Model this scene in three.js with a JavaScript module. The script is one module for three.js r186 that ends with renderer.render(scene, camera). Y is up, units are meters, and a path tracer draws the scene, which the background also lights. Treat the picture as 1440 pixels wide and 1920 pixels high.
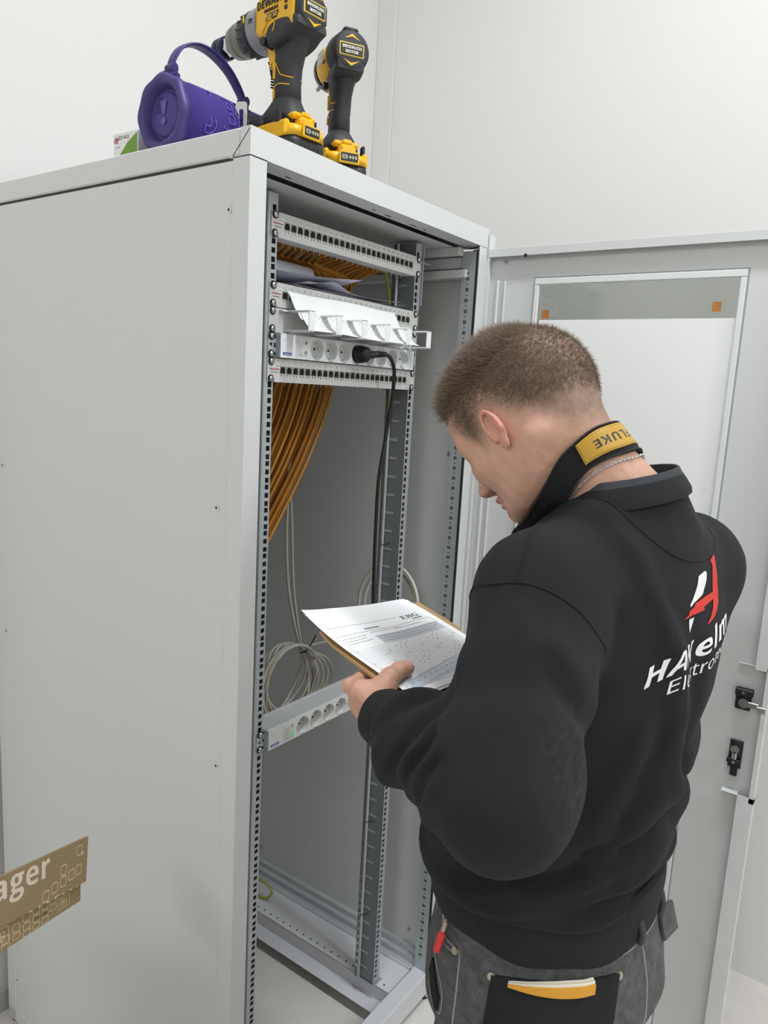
import * as THREE from 'three';
import { mergeGeometries, mergeVertices } from 'three/addons/utils/BufferGeometryUtils.js';
import { RectAreaLightUniformsLib } from 'three/addons/lights/RectAreaLightUniformsLib.js';
import { FontLoader } from 'three/addons/loaders/FontLoader.js';
import { TextGeometry } from 'three/addons/geometries/TextGeometry.js';

RectAreaLightUniformsLib.init();
const scene = new THREE.Scene();
scene.background = new THREE.Color(0x0b0c0d);
const camera = new THREE.PerspectiveCamera(69.57, 0.75, 0.05, 30);
camera.position.set(-0.8413, 1.662, 0.8856);
camera.rotation.set(-0.1633, -0.9528, 0.0551, 'YXZ');
const renderer = new THREE.WebGLRenderer({ antialias: true });
renderer.toneMapping = THREE.LinearToneMapping;
renderer.toneMappingExposure = 0.60;
renderer.outputColorSpace = THREE.SRGBColorSpace;
renderer.shadowMap.enabled = true;
renderer.shadowMap.type = THREE.PCFSoftShadowMap;

// ceiling lamps: [x, z, width along x, length along z, intensity]
const CEIL = 3.8;
const LAMPS = [
  [0.20, 0.78, 0.22, 1.00, 88],
  [-3.60, 0.85, 0.30, 1.50, 80],
  [0.10, 3.20, 0.22, 1.50, 92],
];

// ------------------------------------------------------------------ helpers
const V = (x, y, z) => new THREE.Vector3(x, y, z);
const used = {};
function numbered(n) { const k = used[n] = (used[n] ?? -1) + 1; return k ? n + '_' + String(k).padStart(3, '0') : n; }
function shade(o) { o.castShadow = true; o.receiveShadow = true; return o; }
function thing(name, label, category, pos = [0, 0, 0], group) {
  const g = new THREE.Group(); g.name = numbered(name); g.position.set(...pos);
  g.userData = { label, category }; if (group) g.userData.group = group;
  scene.add(g); return g;
}
function part(parent, name, geo, mat, label) {
  const m = shade(new THREE.Mesh(Array.isArray(geo) ? merge(geo) : geo, mat)); m.name = name;
  if (label) m.userData.label = label;
  parent.add(m); return m;
}
function solo(name, label, category, geo, mat, group) {
  const m = shade(new THREE.Mesh(Array.isArray(geo) ? merge(geo) : geo, mat)); m.name = numbered(name);
  m.userData = { label, category }; if (group) m.userData.group = group;
  scene.add(m); return m;
}
function struct(name, geo, mat) {
  const m = shade(new THREE.Mesh(Array.isArray(geo) ? merge(geo) : geo, mat)); m.name = name;
  m.userData = { kind: 'structure' }; scene.add(m); return m;
}
function merge(list) {
  return mergeGeometries(list.map(g => {
    const q = g.index ? g.toNonIndexed() : g;
    for (const k of Object.keys(q.attributes)) if (!['position', 'normal', 'uv'].includes(k)) q.deleteAttribute(k);
    if (!q.attributes.uv) q.setAttribute('uv', new THREE.BufferAttribute(new Float32Array(q.attributes.position.count * 2), 2));
    if (!q.attributes.normal) q.computeVertexNormals();
    return q;
  }));
}
// a box from corner to corner with chamfered edges
const cbCache = {};
function cbox(x0, y0, z0, x1, y1, z1, c = 0.0012) {
  const w = Math.abs(x1 - x0), h = Math.abs(y1 - y0), d = Math.abs(z1 - z0);
  c = Math.min(c, w * .45, h * .45, d * .45);
  const pts = [], idx = [];
  const F = [[0, 1, 2], [1, 2, 0], [2, 0, 1]];
  const half = [w / 2, h / 2, d / 2];
  const key = {};
  const id = (s, ax) => { // corner signs s, on face axis ax
    const k = s.join() + ax; if (key[k] !== undefined) return key[k];
    const p = [0, 1, 2].map(i => s[i] * (half[i] - (i === ax ? 0 : c)));
    pts.push(p); return key[k] = pts.length - 1;
  };
  const tri = (a, b, e) => {
    const A = pts[a], B = pts[b], E = pts[e];
    const u = [0, 1, 2].map(i => B[i] - A[i]), v = [0, 1, 2].map(i => E[i] - A[i]);
    const n = [u[1] * v[2] - u[2] * v[1], u[2] * v[0] - u[0] * v[2], u[0] * v[1] - u[1] * v[0]];
    const m = [0, 1, 2].map(i => A[i] + B[i] + E[i]);
    if (n[0] * m[0] + n[1] * m[1] + n[2] * m[2] < 0) idx.push(a, e, b); else idx.push(a, b, e);
  };
  const quad = (a, b, e, f) => { tri(a, b, e); tri(a, e, f); };
  for (const [a, b, e] of F) for (const s of [-1, 1]) {
    const S = (p, q) => { const r = [0, 0, 0]; r[a] = s; r[b] = p; r[e] = q; return r; };
    quad(id(S(-1, -1), a), id(S(1, -1), a), id(S(1, 1), a), id(S(-1, 1), a));
    // edges between face a (s) and face b (t)
    for (const t of [-1, 1]) { const S1 = S(t, -1), S2 = S(t, 1); quad(id(S1, a), id(S2, a), id(S2, b), id(S1, b)); }
  }
  for (const i of [-1, 1]) for (const j of [-1, 1]) for (const k of [-1, 1]) { const s = [i, j, k]; tri(id(s, 0), id(s, 1), id(s, 2)); }
  let g = new THREE.BufferGeometry();
  g.setAttribute('position', new THREE.Float32BufferAttribute(pts.flat(), 3)); g.setIndex(idx);
  g = g.toNonIndexed(); g.computeVertexNormals();
  const P = g.attributes.position, N = g.attributes.normal, uv = new Float32Array(P.count * 2);
  for (let i = 0; i < P.count; i++) {
    const ax = Math.abs(N.getX(i)), ay = Math.abs(N.getY(i)), az = Math.abs(N.getZ(i));
    const [u, v] = ax > ay && ax > az ? [P.getZ(i), P.getY(i)] : ay > az ? [P.getX(i), P.getZ(i)] : [P.getX(i), P.getY(i)];
    uv[i * 2] = u; uv[i * 2 + 1] = v;
  }
  g.setAttribute('uv', new THREE.BufferAttribute(uv, 2));
  g.translate((x0 + x1) / 2, (y0 + y1) / 2, (z0 + z1) / 2); return g;
}
const vol = (cx, cy, cz, w, h, d, c) => cbox(cx - w / 2, cy - h / 2, cz - d / 2, cx + w / 2, cy + h / 2, cz + d / 2, c);
function cyl(a, b, r0, r1 = r0, n = 20, cap = true) { // cylinder from point a to b
  const A = V(...a), B = V(...b), L = A.distanceTo(B);
  const g = new THREE.CylinderGeometry(r1, r0, L, n, 1, !cap);
  g.applyQuaternion(new THREE.Quaternion().setFromUnitVectors(V(0, 1, 0), B.clone().sub(A).normalize()));
  const m = A.add(B).multiplyScalar(.5); g.translate(m.x, m.y, m.z); return g;
}
function tube(pts, r, seg = pts.length * 8, n = 8, closed = false) {
  const c = new THREE.CatmullRomCurve3(pts.map(p => p.isVector3 ? p : V(...p)), closed, 'centripetal');
  const t = new THREE.TubeGeometry(c, seg, r, n, closed);
  if (closed) return t;
  const caps = [0, 1].map(k => { const q = new THREE.SphereGeometry(r, n, 5); const p = c.getPoint(k); q.translate(p.x, p.y, p.z); return q; });
  return merge([t, ...caps]);
}
function poly(pts, holes = []) {
  const s = new THREE.Shape(pts.map(p => new THREE.Vector2(...p)));
  for (const h of holes) s.holes.push(new THREE.Path(h.map(p => new THREE.Vector2(...p))));
  return s;
}
function rrect(w, h, r, cx = 0, cy = 0) {
  const s = new THREE.Shape(), x = cx - w / 2, y = cy - h / 2;
  s.moveTo(x + r, y); s.lineTo(x + w - r, y); s.quadraticCurveTo(x + w, y, x + w, y + r); s.lineTo(x + w, y + h - r);
  s.quadraticCurveTo(x + w, y + h, x + w - r, y + h); s.lineTo(x + r, y + h); s.quadraticCurveTo(x, y + h, x, y + h - r);
  s.lineTo(x, y + r); s.quadraticCurveTo(x, y, x + r, y); return s;
}
function ext(shape, depth, bevel = 0, seg = 2, curve = 8) {
  const g = new THREE.ExtrudeGeometry(shape, bevel ? { depth: depth - 2 * bevel, bevelEnabled: true, bevelSize: bevel, bevelThickness: bevel, bevelOffset: -bevel, bevelSegments: seg, curveSegments: curve } : { depth, bevelEnabled: false, curveSegments: curve });
  if (bevel) g.translate(0, 0, bevel); return g;
}
let seed = 7; const rnd = () => (seed = (seed * 16807) % 2147483647) / 2147483647;
function noiseGrid(n, s) { let q = s; const r = () => (q = (q * 16807) % 2147483647) / 2147483647; return Float32Array.from({ length: n * n }, r); }
function smoothNoise(grid, n, x, y) { // periodic value noise
  const xi = Math.floor(x), yi = Math.floor(y), fx = x - xi, fy = y - yi;
  const a = fx * fx * (3 - 2 * fx), b = fy * fy * (3 - 2 * fy), w = (i, j) => grid[((j % n + n) % n) * n + (i % n + n) % n];
  return (w(xi, yi) * (1 - a) + w(xi + 1, yi) * a) * (1 - b) + (w(xi, yi + 1) * (1 - a) + w(xi + 1, yi + 1) * a) * b;
}
function dataTex(n, fn, srgb = true) { // fn(x,y) -> [r,g,b] 0..1
  const d = new Uint8Array(n * n * 4);
  for (let y = 0; y < n; y++) for (let x = 0; x < n; x++) { const c = fn(x / n, y / n), i = (y * n + x) * 4; d[i] = c[0] * 255; d[i + 1] = c[1] * 255; d[i + 2] = c[2] * 255; d[i + 3] = 255; }
  const t = new THREE.DataTexture(d, n, n); t.wrapS = t.wrapT = THREE.RepeatWrapping; t.magFilter = THREE.LinearFilter; t.minFilter = THREE.LinearMipmapLinearFilter; t.generateMipmaps = true;
  if (srgb) t.colorSpace = THREE.SRGBColorSpace; t.needsUpdate = true; return t;
}
function canvasTex(w, h, draw, srgb = true) {
  const c = document.createElement('canvas'); c.width = w; c.height = h; const g = c.getContext('2d'); draw(g, w, h);
  const t = new THREE.CanvasTexture(c); if (srgb) t.colorSpace = THREE.SRGBColorSpace; t.anisotropy = 8; return t;
}
const M = (color, roughness = .5, o = {}) => new THREE.MeshStandardMaterial({ color, roughness, ...o });
const NG = noiseGrid(64, 11), NG2 = noiseGrid(64, 23);
const fbm = (x, y, n = 64) => .5 * smoothNoise(NG, n, x, y) + .3 * smoothNoise(NG2, n, x * 2, y * 2) + .2 * smoothNoise(NG, n, x * 4 + 3, y * 4 + 7);

// ------------------------------------------------------------------ materials
const plasterBump = dataTex(256, (x, y) => { const k = fbm(x * 64, y * 64) ; return [k, k, k]; }, false);
const paintBump = dataTex(128, (x, y) => { const k = smoothNoise(NG, 64, x * 64, y * 64); return [k, k, k]; }, false);
plasterBump.repeat.set(1.2, 1.2); paintBump.repeat.set(8, 8);
const floorTex = dataTex(512, (x, y) => { const k = .84 + .05 * fbm(x * 16, y * 16, 16) + (rnd() - .5) * .03; return [k * 1.0, k * .975, k * .945]; });
const mWall = M(0xdfddd9, .92, { bumpMap: plasterBump, bumpScale: .0002 });
const mCeil = M(0xf2f1ee, .95);
const mFloor = M(0xffffff, .55, { map: floorTex });
const mCab = M(0xd4d5d3, .42, { bumpMap: paintBump, bumpScale: .00004 });
const mCabIn = mCab;
const mDoorIn = mCab;
const mBase = M(0xd6d6d8, .45);
const mZinc = M(0xb4b9bb, .4, { metalness: .4 });
const mZincDark = M(0x83898b, .5, { metalness: .4 });
const mSteel = M(0xc9c9c6, .25, { metalness: 1 });
const mBlack = M(0x111213, .5);
const mRubber = M(0x1b1c1e, .7);
const mDark = M(0x070707, .8);
const mGrayPanel = M(0xcfd0cd, .5);
const mWhitePl = M(0xeceeed, .45);
const mGap = M(0x3a3b3a, .8);
// ------------------------------------------------------------------ the room
{
  const X0 = -5.0, X1 = 1.42, XR = 1.42, Z0 = -.86, ZN = -.86, Z1 = 4.2, t = .12;
  struct('floor', [cbox(X0 - t, -.1, Z0 - t, XR + t, 0, Z1 + t, 0)], mFloor);
  struct('ceiling', [cbox(X0 - t, CEIL, Z0 - t, XR + t, CEIL + .1, Z1 + t, 0)], mCeil);
  struct('wall_back', [cbox(X0 - t, 0, Z0 - t, XR + t, CEIL, Z0, 0)], mWall);
  struct('wall_right', [cbox(X1, 0, Z0, X1 + t, CEIL, Z1 + t, 0)], mWall);
  struct('wall_left', [cbox(X0 - t, 0, Z0, X0, CEIL, Z1, 0)], mWall);
  struct('wall_front', [cbox(X0 - t, 0, Z1, X1, CEIL, Z1 + t, 0)], mWall);
  // plastered strip along the room corner
  struct('trim_1', [cbox(X1 - .005, 0, Z0, X1, CEIL, Z0 + .078, .002)], mWall);
  struct('baseboard_back', [cbox(X0, 0, Z0, X1, .06, Z0 + .012, .002)], M(0xb9b8b3, .5));
  for (const [x, z, w, l, I] of LAMPS) {
    const g = thing('ceiling_lamp', z > 2 ? 'linear ceiling lamp furthest from the cabinet' : x > 0 ? 'linear ceiling lamp above the open cabinet front' : 'linear ceiling lamp over the left half of the room', 'lamp', [x, CEIL, z], 'linear ceiling lamps');
    part(g, 'housing', [cbox(-w / 2 - .02, -.05, -l / 2 - .02, w / 2 + .02, 0, l / 2 + .02, .004)], M(0xf0f0f0, .5));
    part(g, 'diffuser', [cbox(-w / 2, -.056, -l / 2, w / 2, -.05, l / 2, .001)], new THREE.MeshStandardMaterial({ color: 0xffffff, emissive: 0xf3f9ff, emissiveIntensity: 2.0, roughness: .6 }));
    const L = new THREE.RectAreaLight(0xf3f9ff, I, w, l); L.position.set(0, -.06, 0); L.rotation.x = -Math.PI / 2; g.add(L);
  }
}
// ------------------------------------------------------------------ network cabinet
const W = .7686, H = 2.049, HL = H - .0424, PW = .0369, PD = .0384, D = .822;
const ZR = -.0948, XL = .1518, XRR = XL + .4651; // rail front plane, screw columns
const cab = thing('network_cabinet', 'tall light grey steel network cabinet with its glazed door standing open', 'cabinet');
{
  const P = (n, g, m = mCab, l) => part(cab, n, g, m, l);
  // roof: sheet with folded-down front and side aprons, mitred at the corner
  P('roof_apron', [ext(poly([[0, HL], [0, H], [W, H], [W, HL]]), .022).translate(0, 0, -.022)], mCab);
  P('roof_front_flange', cbox(.001, HL, -.047, W - .001, HL + .0035, -.0215, .001));
  P('roof_side_apron', cbox(0, HL + .0015, -D, .02, H, -.0225, .0025));
  P('roof_side_apron', cbox(W - .02, HL, -D, W, H, -.0225, .0025));
  P('roof_rear_apron', cbox(.02, HL, -D, W - .02, H, -D + .02, .0015));
  P('roof_sheet', cbox(.002, H - .003, -D + .002, W - .002, H - .0005, -.002, .0005));
  P('roof_inner_sheet', cbox(.02, HL - .004, -D + .02, W - .02, HL - .002, -.062, .0004), mCabIn);
  P('roof_inner_beam', cbox(.02, HL - .042, -D + .03, .055, HL - .004, -.05, .002), mCabIn);
  P('roof_inner_beam', [cbox(W - .06, HL - .022, -D + .03, W - .0385, HL - .004, -.042, .0015), cbox(W - .03, HL - .048, -D + .03, W - .014, HL - .022, -.042, .0015), cbox(W - .045, HL - .072, -D + .03, W - .012, HL - .053, -.03, .0015)], mCabIn);
  // mitre lines are real gaps: thin dark backing set in the joint
  P('corner_joint', [cyl([-.00022, HL + .002, -PD], [-.00022, H - .004, -.0015], .0006, .0006, 5), cyl([-.0001, HL, -PD], [-.0001, HL, 0], .0006, .0006, 5), cyl([0, HL, .0001], [PW, HL, .0001], .0006, .0006, 5)], mGap);
  P('roof_bolt_hole', cyl([.006, H - .0004, -.006], [.006, H + .0004, -.006], .0022, .0022, 12), mDark);
  for (const [x, z, w] of [[.065, -.034, .005], [.12, -.034, .007], [.36, -.032, .005], [.41, -.034, .010], [.5, -.034, .012], [.545, -.034, .005]])
    P('flange_hole', cbox(x - w, HL - .0003, z - .002, x + w, HL + .0004, z + .002, .0002), mDark);
  for (const [x, z] of [[.28, -.17], [.36, -.3], [.46, -.24], [.5, -.33], [.56, -.2]]) P('roof_screw', cyl([x, HL - .006, z], [x, HL - .003, z], .003, .003, 8), mSteel);
  // posts
  for (const [x0, x1, zz, s] of [[0, PW, 0, -1], [W - PW, W, 0, 1]])
    P('front_post', [cbox(x0, .035, -.0018, x1, HL - .001, 0, .0006), cbox(s < 0 ? x0 : x1 - .0018, .035, -PD, s < 0 ? x0 + .0018 : x1, HL - .001, -.0004, .0006), ...(s < 0 ? [cbox(x1 - .0015, .035, -.02, x1, HL - .001, -.001, .0004)] : [])], mCab);
  for (const x0 of [0, W - PW]) P('rear_post', cbox(x0, .006, -D, x0 + PW, HL - .001, -D + .037, .002), mCab);
  // perforated inner return of the right post: square and round holes in turn
  {
    const holes = []; let k = 0;
    for (let y = .12; y < HL - .05; y += .0125, k++) {
      const c = -.0275;
      if (k % 2) holes.push([[c - .0048, y - .0042], [c + .0048, y - .0042], [c + .0048, y + .0042], [c - .0048, y + .0042]]);
      else holes.push([0, 1, 2, 3, 4, 5].map(i => [c + .0023 * Math.cos(i * Math.PI / 3), y + .0023 * Math.sin(i * Math.PI / 3)]));
    }
    const g = ext(poly([[-.044, .05], [-.008, .05], [-.008, HL - .012], [-.044, HL - .012]], holes), .0016);
    g.rotateY(-Math.PI / 2); // local x -> z
    g.translate(W - PW + .001, 0, 0);
    P('perforated_strip', g, mZinc, 'zinc strip with square and round holes');
    P('strip_backing', cbox(W - PW + .0035, .05, -.043, W - PW + .005, HL - .012, -.009, .0003), mZincDark);
    P('door_seal', tube([[W - PW - .001, .06, -.003], [W - PW - .001, 1, -.003], [W - PW - .001, HL - .01, -.003]], .0026, 4, 6), mRubber);
  }
  // side panels
  P('side_panel', cbox(.0012, .042, -.785, .0032, HL - .004, -PD - .0006, .0006), mCab, 'outer left side panel');
  P('side_panel', cbox(W - .0032, .05, -.785, W - .0015, HL - .004, -PD - .0006, .0006), mCabIn, 'right side panel seen from inside');
  P('rear_panel', cbox(PW, .05, -D + .004, W - PW, HL - .004, -D + .006, .0006), mCabIn);
  P('panel_groove', [cbox(.004, HL - .006, -.785, .006, HL + .002, -PD, .0004), cbox(.004, .03, -.788, .006, HL, -.7835, .0004), cbox(.004, .03, -.0395, .006, HL, -.037, .0004)], mGap);
  for (const [y, z] of [[1.93, -.045], [1.45, -.062], [.982, -.051], [1.45, -.772], [1.06, -.777], [.135, -.775]]) {
    const b = P('panel_screw', cyl([-.0004, y, z], [.0015, y, z], .0062, .0066, 18), mCab);
    part(b, 'screw_slot', cyl([-.0009, y, z], [.001, y, z], .0024, .0024, 6), mGap);
  }
  // base: side channels, lower flanges, front and rear beams
  P('base_channel', [cbox(.617, .076, -.78, .72, .0795, -.05, .0006), cbox(.617, .038, -.78, .619, .0785, -.05, .0006), cbox(.574, .036, -.78, .6175, .0385, -.0452, .0006), cbox(.717, .0795, -.78, .7195, .088, -.05, .0006)], mBase);
  P('base_sill', [cbox(.722, .082, -.78, .75, .0845, -.045, .0006), cbox(.738, .0845, -.785, .7405, .101, -.04, .0006), cbox(.7405, .099, -.785, W - .003, .1015, -.04, .0006), cbox(.752, .1015, -.785, .7545, .118, -.04, .0006), cbox(.7545, .116, -.785, W - .003, .1185, -.04, .0006)], M(0xc3c7c8, .4, { metalness: .25 }));
  P('base_channel', [cbox(.05, .076, -.78, .152, .0795, -.05, .0006), cbox(.150, .038, -.78, .152, .0785, -.05, .0006), cbox(.152, .036, -.78, .195, .0385, -.0452, .0006)], mBase);
  P('base_beam', [cbox(.004, .02, -.045, W - .004, .0868, -.0022, .0015)], mBase);
  P('base_beam', [cbox(.004, .02, -D + .002, W - .004, .0868, -.78, .0015)], mBase);
  P('base_rail_side', [cbox(0, .006, -D, .03, .041, 0, .002)], mCab);
  P('base_rail_side', [cbox(W - .03, .006, -D, W, .041, 0, .002)], mCab);
  for (let k = 0; k < 26; k++) P('base_hole', cyl([.632, .0795, -.075 - k * .0265], [.632, .0799, -.075 - k * .0265], .0026, .0026, 10), mDark);
  for (const [x, z] of [[.02, -.02], [W - .02, -.02], [.02, -D + .02], [W - .02, -D + .02]]) P('levelling_foot', cyl([x, 0, z], [x, .012, z], .018, .016, 16), mRubber);
  for (const [y, z] of [[.159, -.677], [.159, -.089]]) P('panel_stud', [cyl([W - .004, y, z], [W - .013, y, z], .005, .004, 10)], mSteel);
  P('panel_clip', [cyl([W - .004, 1.513, -.062], [W - .009, 1.513, -.062], .006, .006, 14)], mZincDark);

  // 19 inch rails with square holes
  const railHoles = (x) => { const h = []; let y = .105; const st = [.015875, .015875, .0127]; for (let i = 0; y < 1.985; y += st[i++ % 3]) h.push([[x - .0048, y - .0048], [x + .0048, y - .0048], [x + .0048, y + .0048], [x - .0048, y + .0048]]); return h; };
  for (const [xc, s] of [[XL, -1], [XRR, 1]]) {
    const i0 = xc - s * .0085, o0 = xc + s * .0155, a = Math.min(i0, o0), b = Math.max(i0, o0);
    const fl = ext(poly([[a, .088], [b, .088], [b, 1.996], [a, 1.996]], railHoles(xc)), .002).translate(0, 0, ZR - .002);
    const r = P('rack_rail', [fl], mZinc, 'perforated rack rail');
    part(r, 'rail_web', [cbox(o0 - .001, .088, ZR - .062, o0 + .001, 1.996, ZR - .001, .0004), cbox(Math.min(o0, o0 - s * .02), .088, ZR - .064, Math.max(o0, o0 - s * .02), 1.996, ZR - .062, .0004)], mZinc);
    // pressed ribs and hole row on the web
    const ribs = [], dots = [];
    for (let y = .12; y < 1.96; y += .0445) { ribs.push(cbox(i0 - s * .001, y, ZR - .05, i0 - s * .0005, y + .006, ZR - .022, .0002)); }
    for (let y = .11; y < 1.97; y += .0222) dots.push(cbox(i0 - s * .0013, y, ZR - .061, i0 - s * .0003, y + .009, ZR - .054, .0002));
    part(r, 'rail_inner_web', cbox(Math.min(i0, i0 + s * .0015), .088, ZR - .064, Math.max(i0, i0 + s * .0015), 1.996, ZR - .001, .0004), mZincDark);
    const rb = part(r, 'rail_rib', ribs, mZinc); rb.userData.kind = 'stuff';
    const dt = part(r, 'rail_slot', dots, mSteel); dt.userData.kind = 'stuff';
    if (s > 0) {
      part(r, 'rail_tube', cyl([i0 - .008, .088, ZR - .045], [i0 - .008, 1.996, ZR - .045], .004, .004, 10), mZinc);
      part(r, 'rail_foot', [cbox(i0 - .004, .0795, ZR - .066, o0 + .012, .083, ZR + .004, .0006), cbox(o0 + .001, .083, ZR - .06, o0 + .006, .12, ZR - .002, .001)], mZinc);
      for (const y of [.28, .55, 1.29]) part(r, 'cable_tie', tube([[i0 - .013, y, ZR - .045], [i0 - .008, y + .001, ZR - .039], [i0 - .001, y + .003, ZR - .03], [i0 + .004, y + .006, ZR - .02]], .0011, 16, 6), mBlack);
    } else part(r, 'rail_foot', [cbox(o0 - .01, .0795, ZR - .066, i0 + .004, .083, ZR + .004, .0006)], mZinc);
  }
  // bracket at the upper end of the right rail
  P('rail_bracket', [cbox(XRR + .018, 1.86, ZR - .02, XRR + .020, 1.995, ZR + .004, .0004), cbox(XRR + .006, 1.955, ZR - .05, XRR + .05, 1.957, ZR + .004, .0004)], mZinc);
  P('rear_rail', [ext(poly([[XRR - .02, .088], [XRR + .012, .088], [XRR + .012, 1.99], [XRR - .02, 1.99]], railHoles(XRR)), .002).translate(0, 0, -.68)], mZinc);
  P('rear_rail', [ext(poly([[XL - .012, .088], [XL + .012, .088], [XL + .012, 1.99], [XL - .012, 1.99]], railHoles(XL)), .002).translate(0, 0, -.68)], mZinc);

  // ---------------- door, open at a right angle along +z
  const DX = .785, DB = .10, DT = 2.004, DZ = .716; // inner skin plane, bottom, top, free edge
  const wz0 = .123, wz1 = .572, wy0 = .19, wy1 = 1.934;
  const zy = (shape, depth) => { const g = ext(shape, depth); g.rotateY(-Math.PI / 2); return g; }; // shape x -> z, extrusion towards -x
  const skin = zy(poly([[.006, DB], [DZ, DB], [DZ, DT], [.006, DT]], [[[wz0 + .01, wy0 + .01], [wz1 - .01, wy0 + .01], [wz1 - .01, wy1 - .01], [wz0 + .01, wy1 - .01]]]), .0015);
  skin.translate(DX + .0015, 0, 0);
  const door = part(cab, 'door', skin, mDoorIn, 'open door with a tall glass pane');
  const d = (n, g, m = mDoorIn, l) => part(door, n, g, m, l);
  d('top_flange', [cbox(DX - .018, DT - .0015, .006, DX, DT, DZ, .0005), cbox(DX - .0185, DT - .019, .006, DX - .017, DT, DZ, .0005)]);
  d('bottom_flange', [cbox(DX - .018, DB, .006, DX, DB + .0015, DZ, .0005), cbox(DX - .0185, DB, .006, DX - .017, DB + .019, DZ, .0005)]);
  d('hinge_flange', [cbox(DX - .018, DB, .004, DX + .0015, DT, .006, .0005), cbox(DX - .0185, DB + .02, .006, DX - .017, DT - .06, .0085, .0005), tube([[DX - .004, DB + .03, .028], [DX - .004, 1, .028], [DX - .004, DT - .075, .028]], .0045, 4, 8), tube([[DX - .003, DB + .03, .046], [DX - .003, 1, .046], [DX - .003, DT - .075, .046]], .003, 4, 8)]);
  const fz = .684;
  for (const [y0, y1] of [[DB, .872], [1.146, DT]]) d('edge_flange', [cbox(DX - .0185, y0, fz, DX - .017, y1, DZ, .0005), cbox(DX - .018, y0, DZ - .0015, DX, y1, DZ, .0005)]);
  d('edge_flange', [cbox(DX - .0185, .86, fz + .022, DX - .017, 1.16, DZ, .0005), cbox(DX - .018, .86, DZ - .0015, DX, 1.16, DZ, .0005)]);
  d('pin', cyl([DX - .002, DT - .028, .045], [DX - .009, DT - .028, .045], .0042, .0036, 12), mSteel);
  d('flange_hole', cyl([DX - .0187, DT - .019, .10], [DX - .0165, DT - .019, .10], .004, .004, 12), mDark);
  d('hinge', [cyl([W + .004, H - .012, .004], [W + .004, HL - .03, .004], .005, .005, 12), cbox(W + .001, HL - .02, -.012, W + .03, H - .012, .004, .001)]);
  // window frame (glazing bead) and pane
  const fr = .0135, m2 = M(0xe2e4e2, .5);
  d('glazing_bead', cbox(DX - .006, wy1 - fr, wz0, DX + .0002, wy1, wz1, .001), m2);
  d('glazing_bead', cbox(DX - .006, wy0, wz0, DX + .0002, wy0 + fr, wz1, .001), m2);
  d('glazing_bead', cbox(DX - .0058, wy0 + fr, wz0, DX + .0002, wy1 - fr - .0006, wz0 + fr * .8, .001), m2);
  d('glazing_bead', cbox(DX - .0058, wy0 + fr, wz1 - fr * .8, DX + .0002, wy1 - fr - .0006, wz1, .001), m2);
  d('gasket', [cbox(DX - .0004, wy0 - .004, wz0 - .004, DX + .0001, wy1 + .004, wz0, .0001), cbox(DX - .0004, wy0 - .004, wz1, DX + .0001, wy1 + .004, wz1 + .004, .0001), cbox(DX - .0004, wy1, wz0, DX + .0001, wy1 + .004, wz1, .0001)], M(0x9fa3a3, .8));
  d('glass_pane', cbox(DX + .0035, wy0 + .004, wz0 + .004, DX + .0045, wy1 - .004, wz1 - .004, 0), new THREE.MeshPhysicalMaterial({ color: 0xd9dbd8, roughness: .03, transmission: 1, thickness: 0, ior: 1.5 }), 'clear glass pane');
  // locks in the cut-out
  const L1 = d('latch_lock', [cbox(DX - .010, 1.052, .655, DX - .0005, 1.092, .684, .002), cbox(DX - .016, 1.083, .653, DX - .0005, 1.098, .687, .002)], mBlack, 'black latch lock with steel cam');
  part(L1, 'cam', [cyl([DX - .008, 1.069, .672], [DX - .017, 1.069, .672], .010, .010, 20), cbox(DX - .0165, 1.062, .672, DX - .0135, 1.074, .70, .001), cbox(DX - .026, 1.060, .697, DX - .0135, 1.073, .7, .001), cbox(DX - .027, 1.060, .698, DX - .024, 1.073, .715, .001)], mSteel);
  part(L1, 'lock_screw', cyl([DX - .016, 1.091, .669], [DX - .0185, 1.091, .669], .0035, .003, 10), mSteel);
  const L2 = d('cylinder_lock', [cbox(DX - .006, .922, .656, DX - .0005, .982, .681, .001), cbox(DX - .01, .905, .663, DX - .0005, .932, .676, .001), cbox(DX - .013, .932, .654, DX - .004, .943, .681, .002)], mBlack, 'black lock holder with profile cylinder');
  part(L2, 'lock_cylinder', [cyl([DX - .003, .966, .668], [DX - .017, .966, .668], .0085, .0085, 20), cbox(DX - .017, .943, .6635, DX - .003, .962, .6725, .002)], mSteel);
  part(L2, 'lock_screw', cyl([DX - .012, .937, .668], [DX - .0155, .937, .668], .0042, .0035, 10), mSteel);
  for (const [y, w] of [[.8707, .0185], [1.1487, .0055]]) d('lock_ledge', cbox(DX - .0005 - w, y - .0008, .652, DX - .0005, y + .0008, .684, .0004));
}
// sheet of white paper stuck behind the door glass with two tape squares
{
  const X = .7872;
  const g = thing('paper_sheet', 'large white paper sheet taped across the door glass', 'paper');
  const sh = new THREE.PlaneGeometry(.427, 1.62, 12, 30), p = sh.attributes.position;
  part(g, 'sheet', [cbox(X + .0004, .2, .1385, X + .0008, 1.842, .5595, 0)], M(0xf4f4f1, .6));
  const tp = M(0xb27431, .35, { bumpMap: plasterBump, bumpScale: .0008 });
  for (const [y, z, a] of [[1.8555, .1525, 0], [1.8645, .521, .02]]) { const t = part(g, 'tape', cbox(-.0002, -.0095, -.0085, .0002, .0095, .0085, 0), tp, 'brown tape square'); t.position.set(X + .0006, y, z); t.rotation.x = a; }
}
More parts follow.
